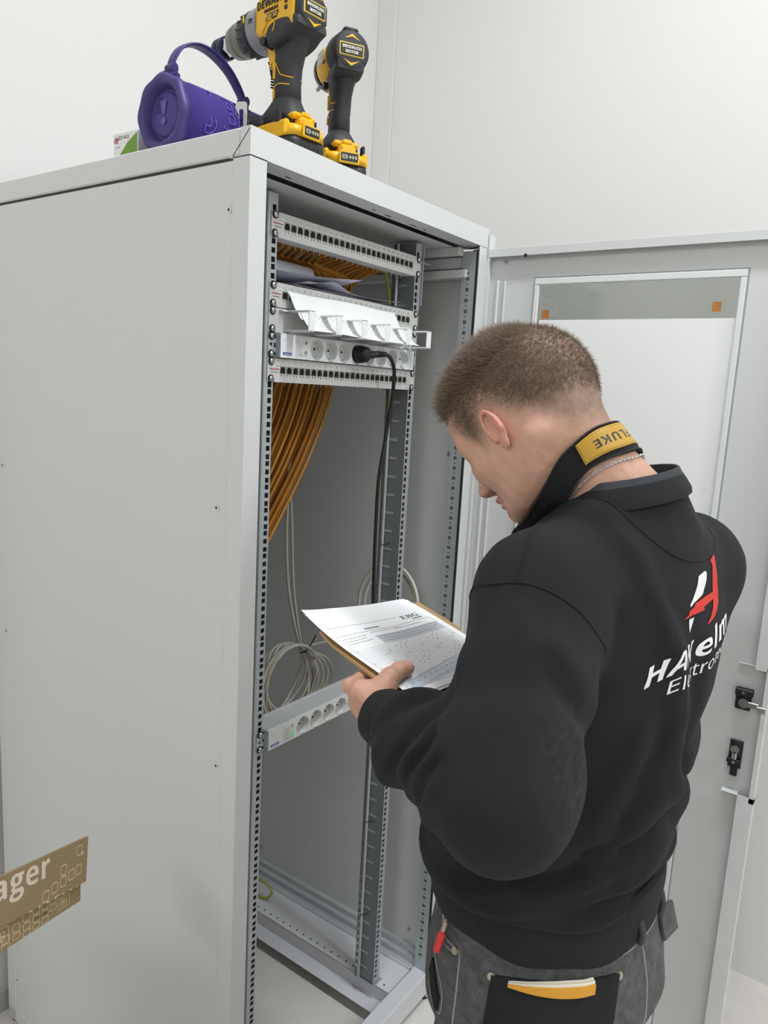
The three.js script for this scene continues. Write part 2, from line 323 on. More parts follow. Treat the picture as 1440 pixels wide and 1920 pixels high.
// ------------------------------------------------------------------ rack devices
const mPortDark = M(0x0c0c0b, .6), mPortMetal = M(0x8d8b80, .4, { metalness: .4 }), mPunch = M(0xe6e6df, .5);
const mPrintRed = M(0xb5404b, .6), mPrintGrey = M(0x55585a, .6), mLabel = M(0xf3f3f0, .6), mBlue = M(0x35459c, .5);
const fontB = await new FontLoader().loadAsync('fonts/droid/droid_sans_bold.typeface.json');
const fontR = await new FontLoader().loadAsync('fonts/droid/droid_sans_regular.typeface.json');
const fontS = await new FontLoader().loadAsync('fonts/droid/droid_serif_bold.typeface.json');
function txt(s, size, depth = .0003, font = fontB, seg = 3) { // centred on its origin in x, baseline at y = 0
  const g = new TextGeometry(s, { font, size, depth, curveSegments: seg, bevelEnabled: false });
  g.computeBoundingBox(); g.translate(-(g.boundingBox.max.x + g.boundingBox.min.x) / 2, 0, 0); return g;
}
// a line of print too small to read: a row of short strokes, centred
function dashes(n, pitch, h) { return merge(Array.from({ length: n }, (_, i) => cbox((i - n / 2 + .14) * pitch, (i % 3 ? 0 : h * .1), 0, (i - n / 2 + .86) * pitch, h * (i % 2 ? .8 : 1), .0002, 0))); }
// cage-nut screw seen on a panel ear; local origin on the ear face, axis +z
const screwGeo = [merge([cyl([0, 0, -.002], [0, 0, .002], .0078, .0072, 18)]), merge([new THREE.LatheGeometry([[0, .0052], [.0024, .0050], [.0044, .0042], [.0055, .0026], [.0055, 0]].map(p => new THREE.Vector2(...p)).reverse(), 18).rotateX(Math.PI / 2)]), merge([cbox(-.0022, -.0005, .0046, .0022, .0005, .0054, .0001), cbox(-.0005, -.0022, .0046, .0005, .0022, .0054, .0001)])];
function screw(parent, x, y, z, washer = true) {
  const s = part(parent, 'screw', screwGeo[1], mSteel); s.position.set(x, y, z); s.rotation.z = rnd() * 3;
  if (washer) part(s, 'plastic_washer', screwGeo[0], mBlack);
  part(s, 'screw_slot', screwGeo[2], mGap);
  return s;
}
const MID = (XL + XRR) / 2;
// port: stepped jack opening and white punch-down cover
const portHole = [[-.0062, -.0052], [.0062, -.0052], [.0062, .0028], [.0035, .0046], [.0035, .0062], [-.0035, .0062], [-.0035, .0046], [-.0062, .0028]];
const portFrame = ext(poly([[-.0074, -.0064], [.0074, -.0064], [.0074, .0074], [-.0074, .0074]], [portHole.slice().reverse()]), .0012).translate(0, 0, 0);
const portWall = cbox(-.0068, -.0058, -.0125, .0068, .0068, -.0115, .0002);
const portSides = merge([cbox(-.0072, -.0062, -.012, -.0063, .007, 0, .0001), cbox(.0063, -.0062, -.012, .0072, .007, 0, .0001), cbox(-.0072, .0063, -.012, .0072, .0072, 0, .0001), cbox(-.0072, -.0062, -.012, .0072, -.0053, 0, .0001)]);
const portPins = merge([0, 1, 2, 3, 4, 5, 6, 7].map(i => cbox(-.0042 + i * .0012 - .0002, -.004, -.0112, -.0042 + i * .0012 + .0002, .003, -.011, 0)));
const coverGeo = merge([cbox(-.0072, -.0118, 0, .0072, -.0068, .0008, .0002)]);
const coverMark = merge([-.0036, .0036].map(x => new THREE.TorusGeometry(.0014, .0005, 5, 10).translate(x, -.0092, .0009)));
function patchPanel(y, label) {
  const g = thing('patch_panel', label, 'patch panel', [0, y, ZR], 'patch panels in the rack');
  const holes = [];
  for (let i = 0; i < 24; i++) { const x = .183 + i * .01752; holes.push([[x - .0073, -.0063], [x + .0073, -.0063], [x + .0073, .0073], [x - .0073, .0073]]); }
  const x0 = .1432, x1 = .6254, h = .0217;
  part(g, 'front_plate', [ext(poly([[x0, -h], [x1, -h], [x1, h], [x0, h]], holes), .002), cbox(x0 + .02, -h, -.03, x1 - .02, -h + .0015, .0005, .0004), cbox(x0 + .02, h - .0015, -.02, x1 - .02, h, .0005, .0004)], mGrayPanel);
  for (let i = 0; i < 24; i++) {
    const x = .183 + i * .01752;
    const p = part(g, 'port', [portFrame, portSides], mPortMetal); p.position.set(x, 0, .0016);
    part(p, 'jack_recess', portWall, mPortDark); part(p, 'contact_pins', portPins, M(0xb9963a, .4, { metalness: .8 }));
    const c = part(p, 'port_cover', coverGeo, mPunch); part(c, 'cover_mark', coverMark, mGap);
    const n = part(p, 'port_number', txt(String(i + 1), .0034, .0002, fontR, 1), mPrintGrey); n.position.set(0, .0125, .0005);
  }
  for (const [x, s] of [[XL, 1], [XRR, 1]]) for (const yy of [.0159, -.0159]) screw(g, x, yy, .002);
  const t = part(g, 'maker_print', dashes(9, .0026, .0028), mPrintRed, 'small red print line'); t.position.set(.160, .0005, .0021);
  const t2 = part(g, 'type_print', dashes(8, .0024, .0018), mPrintGrey); t2.position.set(.160, -.0045, .0021);
  const lb = part(g, 'number_label', cbox(.1655, .004, .002, .1735, .0125, .0026, .0001), mLabel);
  const lt = part(lb, 'label_print', dashes(2, .0022, .003), mPrintGrey); lt.position.set(.1695, .0065, .0026);
  // wire brackets below the panel's back edge
  const hooks = []; for (let i = 0; i < 24; i++) hooks.push(cyl([.183 + i * .01752, -h, -.024], [.183 + i * .01752, -h - .006, -.026], .0009, .0007, 5));
  part(g, 'tie_bracket', hooks, mSteel);
  for (const x of [XL + .0095, XRR - .0095]) part(g, 'ear_notch', [cbox(x - .0008, h - .003, .0016, x + .0008, h + .0002, .0022, 0), cbox(x - .0008, -h - .0002, .0016, x + .0008, -h + .003, .0022, 0)], mGap);
  return g;
}
patchPanel(1.944, 'topmost grey patch panel, alone in the shade under the cabinet roof');
patchPanel(1.823, 'grey patch panel right behind the papers and above the cable rings');
patchPanel(1.688, 'lowest grey patch panel, directly under the upper socket strip');

// ---- cable manager with six rings
{
  const g = thing('cable_manager', 'light grey cable management panel with six projecting rings', 'cable manager', [0, 1.778, ZR]);
  const x0 = .1432, x1 = .6254, h = .0217;
  part(g, 'front_plate', [cbox(x0, -h, 0, x1, h, .002, .0004), cbox(x0 + .02, -h, -.02, x1 - .02, -h + .0015, 0, .0003)], mGrayPanel);
  for (let i = 0; i < 6; i++) {
    const x = .189 + i * .0787, r = .066, t = .0028, w = .0085;
    part(g, 'ring', [cbox(x - w - .012, .0165, .0015, x - w + .012, .0165 + t, .012, .0006), cbox(x - w, .0165, .0015, x + w, .0165 + t, r, .0008), cbox(x - w, -.019, .0015, x + w, -.019 + t, r, .0008), cbox(x - w, -.019, r - t, x + w, .0165 + t, r, .001)], mWhitePl);
  }
  for (const x of [XL, XRR]) for (const yy of [.0159, -.0159]) screw(g, x, yy, .002);
}
// ---- socket strips
function sheetGridTex() {
  return canvasTex(512, 256, (c, w, h) => {
    c.fillStyle = '#f6f6f3'; c.fillRect(0, 0, w, h); c.strokeStyle = '#a9adb4'; c.lineWidth = 1;
    for (let x = 20; x < w; x += 26) { c.beginPath(); c.moveTo(x, 30); c.lineTo(x, h - 10); c.stroke(); }
    for (let y = 30; y < h; y += 14) { c.beginPath(); c.moveTo(20, y); c.lineTo(w - 14, y); c.stroke(); }
    c.fillStyle = '#6c727c'; for (let y = 34; y < h - 16; y += 14) for (let x = 24; x < w - 20; x += 26) if (((x * 7 + y * 13) % 5) < 3) c.fillRect(x, y + 3, 8 + (x * y) % 12, 4);
  });
}
const clipGeo = {}, pinGeo = {};
for (const k of [-1, 1]) { clipGeo[k] = cbox(-.0025, k * .0155 - .0012, -.0152, .0025, k * .0155 + .0012, -.003, .0004); pinGeo[k] = cyl([k * .0095, 0, -.0154], [k * .0095, 0, -.015], .0026, .0026, 12); }
function socketStrip(y, label, lit, zf) {
  const g = thing('socket_strip', label, 'power strip', [0, y, ZR], 'socket strips in the rack');
  const x0 = .164, x1 = .606, h = .0215, front = zf;
  const n = 8, xs = Array.from({ length: n }, (_, i) => .267 + i * .0423);
  const circ = (x, r, k = 26) => Array.from({ length: k }, (_, i) => [x + r * Math.cos(i / k * 6.2832), r * Math.sin(i / k * 6.2832)]);
  const face = ext(poly([[x0, -h], [x1, -h], [x1, h * .98], [x0, h * .98]], xs.map(x => circ(x, .0188).reverse())), .004).translate(0, 0, front - .004);
  const body = part(g, 'body', [face, cbox(x0, -h, -.045, x1, -h + .0015, front - .003, .0003), cbox(x0, -h, front - .03, x0 + .0015, h, front - .002, .0003), cbox(x1 - .0015, -h, front - .03, x1, h, front - .002, .0003)], lit ? M(0xd4d3cf, .45) : mWhitePl);
  part(g, 'aluminium_profile', [cbox(x0, h * .98, -.045, x1, h + .0008, front - .012, .0006), cbox(x0, h - .003, front - .012, x1, h + .0022, front - .0005, .001), cbox(x0, h + .0008, -.046, x1, h + .0028, -.038, .0008), cbox(x0, -h, -.045, x1, h, -.043, .0003)], M(0xc6c8c8, .35, { metalness: .3 }));
  for (const x of xs) {
    const s = part(g, 'socket', [new THREE.LatheGeometry([[.0001, -.0155], [.0170, -.0155], [.0184, -.014], [.0190, -.001], [.0196, .0006], [.0188, .0009]].map(p => new THREE.Vector2(...p)), 30).rotateX(Math.PI / 2), cbox(-.0048, -.0188, -.0155, .0048, -.0165, 0, .0003), cbox(-.0048, .0165, -.0155, .0048, .0188, 0, .0003)], lit ? M(0xd0cfcb, .45, { side: THREE.DoubleSide }) : M(0xe8e9e6, .45, { side: THREE.DoubleSide }));
    s.position.set(x, 0, front - .0005); s.rotation.z = lit ? -.6 : .15;
    for (const k of [-1, 1]) part(s, 'pin_hole', pinGeo[k], mDark);
    for (const k of [-1, 1]) part(s, 'earth_clip', clipGeo[k], mSteel);
    const t = part(g, 'socket_print', cbox(-.006, -.0006, 0, .006, .0006, .0002, 0), M(0x9b9d9d, .7)); t.position.set(x, -.0201, front);
  }
  // switch module, logo, indicator
  const m = part(g, 'switch_module', [cbox(.208, -.016, front - .001, .2405, .017, front + .0008, .0006)], lit ? M(0xcfcecb, .5) : mWhitePl);
  part(m, 'switch_window', cbox(.211, -.009, front, .227, .012, front + .0016, .0006), lit ? M(0xc4c3c0, .5) : M(0xe3e4e2, .5));
  part(m, 'arrow_print', [cbox(.2155, -.006, front + .0014, .2162, .001, front + .0018, 0), cbox(.2166, .001, front + .0014, .2172, .006, front + .0018, 0)], M(0x8e3f45, .6));
  const mLed = M(0x9a9c9a, .4);
  part(m, 'indicator', cyl([.2335, .0095, front], [.2335, .0095, front + .002], .003, .003, 14), mLed);
  part(m, 'indicator', cyl([.2335, -.0085, front], [.2335, -.0085, front + .002], .0036, .0036, 16), lit ? new THREE.MeshStandardMaterial({ color: 0x1c6b48, emissive: 0x1fe07c, emissiveIntensity: .9, roughness: .4 }) : mLed, lit ? 'glowing green indicator lamp' : undefined);
  part(m, 'module_print', [cbox(.212, -.0125, front + .0006, .224, -.0115, front + .001, 0), cbox(.214, -.0145, front + .0006, .236, -.0138, front + .001, 0)], M(0x8b8d8d, .6));
  const lg = part(g, 'logo_print', cbox(.172, -.0165, front - .0005, .196, -.0115, front + .0003, .0001), mBlue, 'small blue logo bar');
  part(lg, 'logo_letters', dashes(8, .0024, .0022).translate(.1845, -.0153, front + .0002), M(0xc9cdea, .5));
  part(g, 'rating_print', [cbox(.173, .011, front - .0004, .178, .0118, front + .0002, 0), cbox(.173, .0088, front - .0004, .177, .0096, front + .0002, 0)], M(0x9a9c9c, .6));
  // mounting ears with square holes
  for (const [xc, a, b] of [[XL, .1432, .1655], [XRR, .6045, .6254]]) {
    const inner = xc === XL ? xc + .0085 : xc - .0085;
    const hs = []; for (const yy of [-.0159, 0, .0159]) { hs.push([[xc - .0046, yy - .004], [xc + .002, yy - .004], [xc + .002, yy + .004], [xc - .0046, yy + .004]]); hs.push([[inner - .003, yy - .004], [inner + .0035, yy - .004], [inner + .0035, yy + .004], [inner - .003, yy + .004]].map(q => [q[0], q[1]])); }
    part(g, 'mounting_ear', [ext(poly([[a, -h], [b, -h], [b, h], [a, h]], hs), .002)], M(0xc3cdd0, .35, { metalness: .5 }));
    part(g, 'ear_backing', cbox(a + .002, -h + .001, -.0015, b - .002, h - .001, -.0005, .0002), mPortDark);
    for (const yy of [-.0159, .0159]) screw(g, xc - .001, yy, .002);
    part(g, 'end_cap', cbox(xc === XL ? x0 - .0005 : x1 - .0015, -h, .001, xc === XL ? x0 + .0015 : x1 + .0005, h, front, .0003), M(0xc0c8cb, .4));
  }
  return g;
}
socketStrip(1.733, 'white eight-way socket strip between the rings and the lowest patch panel', false, .012);
socketStrip(.956, 'grey eight-way socket strip with green lamp low in the rack', true, .012);

// paper threaded through the rings, with printed tables inside the rings
{
  const tex = sheetGridTex();
  const prof = [[.052, -.0165], [.047, -.014], [.036, -.008], [.027, .002], [.021, .012], [.016, .024], [.0105, .04], [.006, .052]]; // z, y seen from the side
  const c = new THREE.SplineCurve(prof.map(p => new THREE.Vector2(...p)));
  const mk = (x0, x1, dz, dy, skew, s0, s1) => {
    const nx = 40, ns = 26, pos = [], uv = [], idx = [];
    for (let i = 0; i <= nx; i++) for (let j = 0; j <= ns; j++) {
      const u = i / nx, s = s0 + (s1 - s0) * j / ns, p = c.getPoint(s), x = x0 + (x1 - x0) * u;
      pos.push(x - s * skew, p.y + dy + .0012 * Math.sin(u * 9 + s * 3), p.x + dz + .0022 * Math.sin(u * 31.4) * (1 - s) * s * 2); uv.push(u * 2.2, 1 - s * 1.3);
    }
    for (let i = 0; i < nx; i++) for (let j = 0; j < ns; j++) { const a = i * (ns + 1) + j, b = a + ns + 1; idx.push(a, b, a + 1, b, b + 1, a + 1); }
    const g = new THREE.BufferGeometry(); g.setAttribute('position', new THREE.Float32BufferAttribute(pos, 3)); g.setAttribute('uv', new THREE.Float32BufferAttribute(uv, 2)); g.setIndex(idx); g.computeVertexNormals(); return g;
  };
  tex.wrapS = THREE.RepeatWrapping;
  const a = solo('paper_sheet', 'white sheet standing up behind the cable rings, upper edge free', 'paper', mk(.212, .553, .003, .002, .03, .42, 1), M(0xf7f7f4, .7, { side: THREE.DoubleSide })); a.position.set(0, 1.778, ZR);
  const b = solo('paper_sheet', 'printed table sheet curled inside the cable rings', 'paper', mk(.205, .56, .006, .001, .004, 0, .66), M(0xffffff, .7, { side: THREE.DoubleSide, map: tex })); b.position.set(0, 1.778, ZR);
}
// loose papers lying on the patch panel in the middle
{
  const mP = M(0xdcdce6, .75, { side: THREE.DoubleSide });
  const sheet = (w, d, fn) => { const g = new THREE.PlaneGeometry(w, d, 24, 18).rotateX(-Math.PI / 2), p = g.attributes.position; for (let i = 0; i < p.count; i++) p.setY(i, fn(p.getX(i) / w + .5, p.getZ(i) / d + .5)); g.computeVertexNormals(); return g; };
  const put = (label, w, d, pos, ry, fn) => { const m = solo('loose_paper', label, 'paper', sheet(w, d, fn), mP, 'papers piled on the middle patch panel'); m.position.set(...pos); m.rotation.y = ry; };
  put('bottom sheet of the paper pile above the middle patch panel', .40, .2, [.40, 1.8475, -.20], .06, (u, v) => .004 * u * u);
  put('second sheet of the paper pile, its right corner lifted', .30, .21, [.42, 1.851, -.205], -.1, (u, v) => .006 * Math.pow(u, 3) + .004 * Math.sin(v * 3));
  put('creased sheet in the paper pile, folded ridge along it', .27, .2, [.35, 1.857, -.2], .16, (u, v) => .012 * Math.exp(-Math.pow((u - .35) * 6, 2)) + .003 * Math.sin(v * 6));
  put('bent sheet on the paper pile with a raised pointed corner', .22, .17, [.31, 1.864, -.19], -.25, (u, v) => .02 * Math.pow(Math.max(0, u - .45), 1.5) + .01 * v * v);
  // rolled sheet
  const pts = []; for (let i = 0; i <= 30; i++) { const a = i / 30 * 8.2; pts.push([(.010 + a * .0012) * Math.cos(a), (.010 + a * .0012) * Math.sin(a)]); }
  const pos = [], idx = []; pts.forEach(([a, b]) => pos.push(0, b, a, .20, b, a)); for (let i = 0; i < 30; i++) { const k = i * 2; idx.push(k, k + 1, k + 2, k + 1, k + 3, k + 2); }
  const g = new THREE.BufferGeometry(); g.setAttribute('position', new THREE.Float32BufferAttribute(pos, 3)); g.setAttribute('uv', new THREE.Float32BufferAttribute(pos.length / 3 * 2, 2)); g.setIndex(idx); g.computeVertexNormals();
  const r = solo('loose_paper', 'rolled white sheet lying on top of the paper pile', 'paper', g, mP, 'papers piled on the middle patch panel'); r.position.set(.155, 1.883, -.17); r.rotation.set(0, .12, .02);
}
// ---- black power plug and its lead
{
  const g = thing('power_lead', 'black mains lead plugged into the white socket strip', 'cable');
  const px = .394, py = 1.733, z0 = ZR + .012;
  part(g, 'plug', [new THREE.LatheGeometry([[.0001, .03], [.010, .03], [.0155, .024], [.0178, .012], [.018, -.006], [.0001, -.006]].map(p => new THREE.Vector2(...p)).reverse(), 26).rotateX(Math.PI / 2).translate(px, py, z0), cyl([px, py - .002, z0 + .022], [px + .03, py + .003, z0 + .034], .0085, .0062, 16)], mBlack);
  part(g, 'lower_plug', new THREE.LatheGeometry([[.0001, .03], [.010, .03], [.0155, .024], [.0178, .012], [.018, -.006], [.0001, -.006]].map(p => new THREE.Vector2(...p)).reverse(), 26).rotateX(Math.PI / 2).translate(.5208, .956, z0), mBlack);
  part(g, 'strain_relief', Array.from({ length: 5 }, (_, i) => cyl([px + .026 + i * .0056, py + .0024 + i * .0003, z0 + .0335 + i * .0005], [px + .0296 + i * .0056, py + .0027 + i * .0003, z0 + .0338 + i * .0005], .0066 - i * .0003, .0066 - i * .0003, 14)), mBlack);
  const Z = z0 + .036;
  const pxl = [[.43, 1.7365, Z - .001], [.452, 1.734, Z + .003], [.474, 1.713, Z + .002], [.487, 1.672, Z - .005], [.493, 1.62, Z - .014], [.485, 1.55, Z - .018], [.472, 1.47, Z - .02], [.470, 1.36, Z - .02], [.470, 1.25, Z - .018], [.478, 1.17, Z - .02], [.503, 1.10, Z - .02], [.522, 1.03, Z - .012], [.527, .98, Z - .002], [.5208, .958, Z - .006]];
  part(g, 'lead', tube(pxl, .0042, 160, 10), mBlack);
}
// ---- orange data cables: from the panels they run back, then down and to the rear left
{
  const mats = [0xb5761a, 0xc08020, 0xa66a14, 0xbd7a17, 0xc98a2a].map(c => M(c, .55));
  for (let k = 0; k < 40; k++) {
    const px = .20 + (k % 20) * .0198, lay = Math.floor(k / 10), q = k % 10;
    const j = (a = .006) => (rnd() - .5) * a;
    const d = .335 + q * .0215 + (lay % 2) * .01 + j(.008), z = -.262 - lay * .02 + j(.008);
    const y0 = k < 20 ? 1.943 : 1.822;
    const up = k < 20 ? [[px, y0, ZR - .02], [px, y0 - .006, -.15], [px - .015 + j(), y0 - .022, -.19 - lay * .012], [Math.max(px - .05, d + .012) , 1.898 - lay * .006 + j(), -.225 - lay * .012]] : [[px, y0, ZR - .02], [px, y0 - .004, -.15], [px * .7 + d * .3, y0 - .02, -.2]];
    const p = [...up, [d + .012, k < 20 ? 1.84 : 1.76, z + .01], [d, 1.655, z], [d - .062 + j(), 1.505, z - .006], [d - .162 + j(), 1.335, z - .02], [d - .27 + j(), 1.14, z - .05], [.10 + q * .006, .9, z - .1], [.09 + q * .006, .5, z - .14], [.10 + q * .006, .084, z - .14]];
    solo('data_cable', 'orange data cable in the thick bundle hanging down behind the patch panels', 'cable', tube(p, .0043, 72, 6), mats[k % 5], 'orange data cables in the hanging bundle');
  }
}
// ---- two pale grey cables hanging into a tied coil
{
  const mG = M(0xa7a498, .6), z = -.30;
  for (let s = 0; s < 2; s++) solo('grey_cable', s ? 'right of the two thin grey cables hanging beside the orange bundle' : 'left of the two thin grey cables hanging beside the orange bundle', 'cable',
    tube([[.40 + s * .012, 1.82, -.2], [.415 + s * .01, 1.76, z + .02], [.418 + s * .009, 1.652, z], [.432 + s * .006, 1.441, z], [.431 + s * .019, 1.313, z], [.444 + s * .018, 1.178, z], [.47 + s * .012, 1.08, z], [.497 + s * .006, 1.009, z], [.52, .96, z]], .0036, 80, 7), mG);
  const g = thing('cable_coil', 'coil of grey cable tied together behind the lower socket strip', 'cable coil', [.501, 1.009, z]);
  for (let k = 0; k < 7; k++) {
    const a = .066 + k * .0045, b = .082 + k * .005;
    const p = Array.from({ length: 18 }, (_, i) => { const t = .55 + i / 17 * 6.0; return [-.055 + a * Math.cos(t), -.062 - k * .004 + b * Math.sin(t), -.012 + k * .005 + .012 * Math.sin(t * 2 + k)]; });
    part(g, 'turn', tube([[0, 0, 0], ...p, [0, -.004, .003]], .0036, 80, 6), mG);
  }
  for (let k = 0; k < 6; k++) part(g, 'strand', tube([[0, 0, 0], [.012 + k * .006, -.02, .004], [.022 + k * .016, -.06, .006], [.026 + k * .02, -.11, 0], [.016 + k * .019, -.145, -.01], [-.02 + k * .012, -.155, -.02]], .0036, 40, 6), mG);
  part(g, 'strand', tube([[0, 0, 0], [.05, .002, .01], [.11, -.004, .01], [.17, -.02, -.02]], .0034, 30, 6), mG);
  part(g, 'cable_tie', [tube([[-.012, -.008, .008], [0, -.006, .012], [.012, .002, .01]], .0028, 12, 6), tube([[0, -.004, .013], [.014, .014, .02], [.026, .032, .022]], .0017, 12, 6)], mBlack, 'black cable tie with a long tail');
}
// ---- white cable loop behind the right rail
{
  const mG = M(0xc4c2b6, .55);
  for (let k = 0; k < 2; k++) solo('white_cable', k ? 'inner white cable of the loop behind the right rail' : 'outer white cable of the loop behind the right rail', 'cable',
    tube(Array.from({ length: 16 }, (_, i) => { const t = i / 16 * 6.2832, a = .094 - k * .014; return [.70 + k * .006 + .012 * Math.sin(t), 1.105 + a * 1.16 * Math.sin(t), -.182 - a * Math.cos(t)]; }), .0045, 80, 7, true), mG);
}
// ---- earth wires
{
  const mY = M(0xa9b23a, .5);
  solo('earth_wire', 'green and yellow earth wire at the rear of the upper rack', 'wire', tube([[.60, 1.97, -.235], [.645, 1.962, -.225], [.675, 1.937, -.225], [.688, 1.905, -.225], [.692, 1.87, -.225], [.692, 1.8, -.225], [.69, 1.7, -.23]], .0034, 40, 7), mY);
  solo('earth_wire', 'green and yellow earth wire looping over the cabinet base', 'wire', tube([[.63, .15, -.72], [.66, .142, -.60], [.664, .140, -.555], [.665, .122, -.530], [.665, .093, -.545], [.66, .084, -.58], [.655, .084, -.66], [.64, .084, -.74]], .0036, 50, 7), mY);
  solo('clip_cable', 'short black cable end sticking out of the right rail', 'cable', tube([[XRR + .006, 1.565, ZR - .03], [XRR - .002, 1.555, ZR - .018], [XRR + .0, 1.538, ZR - .014], [XRR + .008, 1.528, ZR - .022]], .0034, 20, 7), mBlack);
}
// ------------------------------------------------------------------ things on the cabinet roof
const mYel = M(0xe9b010, .38), mGrip = M(0x2b2c2f, .62, { bumpMap: plasterBump, bumpScale: .0004 }), mBat = M(0x1a1b1d, .5), mChrome = M(0xd8d8d6, .18, { metalness: 1 }), mGreyPl = M(0x6c6f71, .5);
function prof(pts, width, bevel, curve) { const g = ext(pts.isShape ? pts : smoothShape(pts), width, bevel, 3, curve); g.translate(0, 0, -width / 2); g.rotateY(Math.PI / 2); return g; } // shape x -> forward (-z)
function smoothShape(pts) { const c = new THREE.SplineCurve([...pts, pts[0]].map(p => new THREE.Vector2(...p))); return new THREE.Shape(c.getPoints(pts.length * 5).slice(0, -1)); }
function zLathe(p, n = 32) { return new THREE.LatheGeometry(p.map(q => new THREE.Vector2(q[1], q[0])), n).rotateX(-Math.PI / 2); } // [forward, radius]
function loft(levels, n = 24) { // levels [y, cx, cf, rx, rf, power] superellipse sections
  const pos = [], idx = [];
  for (const [y, cx, cf, rx, rf, e] of levels) for (let i = 0; i < n; i++) { const a = i / n * 6.28318, c = Math.cos(a), s = Math.sin(a); pos.push(cx + rx * Math.sign(c) * Math.pow(Math.abs(c), 2 / e), y, -(cf + rf * Math.sign(s) * Math.pow(Math.abs(s), 2 / e))); }
  for (let l = 0; l < levels.length - 1; l++) for (let i = 0; i < n; i++) { const a = l * n + i, b = l * n + (i + 1) % n; idx.push(a, b, a + n, b, b + n, a + n); }
  for (const [l, flip] of [[0, 0], [levels.length - 1, 1]]) { const c = pos.length / 3, L = levels[l]; pos.push(L[1], L[0], -L[2]); for (let i = 0; i < n; i++) { const a = l * n + i, b = l * n + (i + 1) % n; flip ? idx.push(a, b, c) : idx.push(b, a, c); } }
  const g = new THREE.BufferGeometry(); g.setAttribute('position', new THREE.Float32BufferAttribute(pos, 3)); g.setIndex(idx); g.computeVertexNormals(); return g;
}
function bar(pts, r, n = 6) { return tube(pts, r, pts.length * 6, n); }
function battery(g) { // battery with its yellow shoulders; origin at the foot
  part(g, 'battery', [loft([[0, 0, 0, .036, .060, 6], [.003, 0, 0, .0385, .0625, 6], [.030, 0, 0, .0385, .0625, 6], [.040, 0, 0, .0375, .061, 6]], 40), ...[-2, -1, 0, 1, 2].map(k => vol(k * .009, .016, .0625, .0035, .024, .003, .001)), ...[-1, 1].flatMap(s => [-.04, -.02, 0, .02].map(z => vol(s * .0385, .018, z, .002, .026, .006, .0008)))], mBat, 'black battery case');
  const b = part(g, 'battery_shoulder', [loft([[.038, 0, 0, .0392, .0632, 5], [.052, 0, .0, .0385, .062, 5], [.058, 0, .002, .034, .054, 4]], 40), vol(0, .062, .040, .030, .016, .036, .005), vol(0, .072, .030, .046, .010, .040, .004), ...[-1, 1].map(s => vol(s * .034, .050, .012, .012, .024, .075, .004))], mYel, 'yellow battery top');
  part(b, 'release_button', vol(0, .074, .048, .018, .009, .012, .003), mYel);
  const d = part(g, 'charge_gauge', vol(0, .047, .0645, .036, .019, .004, .0015), mYel, 'black charge gauge in a yellow frame');
  part(d, 'gauge_plate', vol(0, .047, .0662, .030, .0135, .002, .0006), mBat);
  part(d, 'gauge_print', [vol(-.0085, .047, .0672, .008, .0008, .0004, 0), vol(-.0085, .0495, .0672, .008, .0008, .0004, 0), vol(-.0085, .0445, .0672, .008, .0008, .0004, 0), vol(-.0122, .047, .0672, .0008, .005, .0004, 0), vol(-.0048, .047, .0672, .0008, .005, .0004, 0), vol(.004, .047, .0672, .018, .0006, .0004, 0), ...[.001, .006, .011].map(x => vol(x, .047, .0672, .0016, .005, .0004, 0))], M(0xd9d4b8, .5));
  for (const s of [-1, 1]) part(g, 'slide_latch', vol(s * .036, .066, .028, .006, .026, .012, .002), mBat);
}
const capPlate = (g, y, z, k = 1) => { // rear motor cap details
  const p = part(g, 'motor_badge', vol(0, y, z + .0004, .044 * k, .021 * k, .003, .0014), M(0xe3c34a, .4), 'badge lettered in white');
  part(p, 'badge_plate', vol(0, y, z + .0013, .0395 * k, .0165 * k, .003, .0008), mBat);
  part(p, 'badge_letters', [txt('BRUSHLESS', .0046 * k, .0006, fontB, 1).translate(0, y + .0008 * k, z + .0027), txt('MOTOR', .0046 * k, .0006, fontB, 1).translate(0, y - .0062 * k, z + .0027)], M(0xe9e6da, .5));
  for (const s of [-1, 1]) part(g, 'vent', ext(new THREE.Shape([[-.014, 0], [0, s * .0045], [.014, 0], [0, s * .009]].map(q => new THREE.Vector2(q[0] * k, q[1] * k))), .002).translate(0, y + s * .0155 * k, z - .0006), mYel);
};
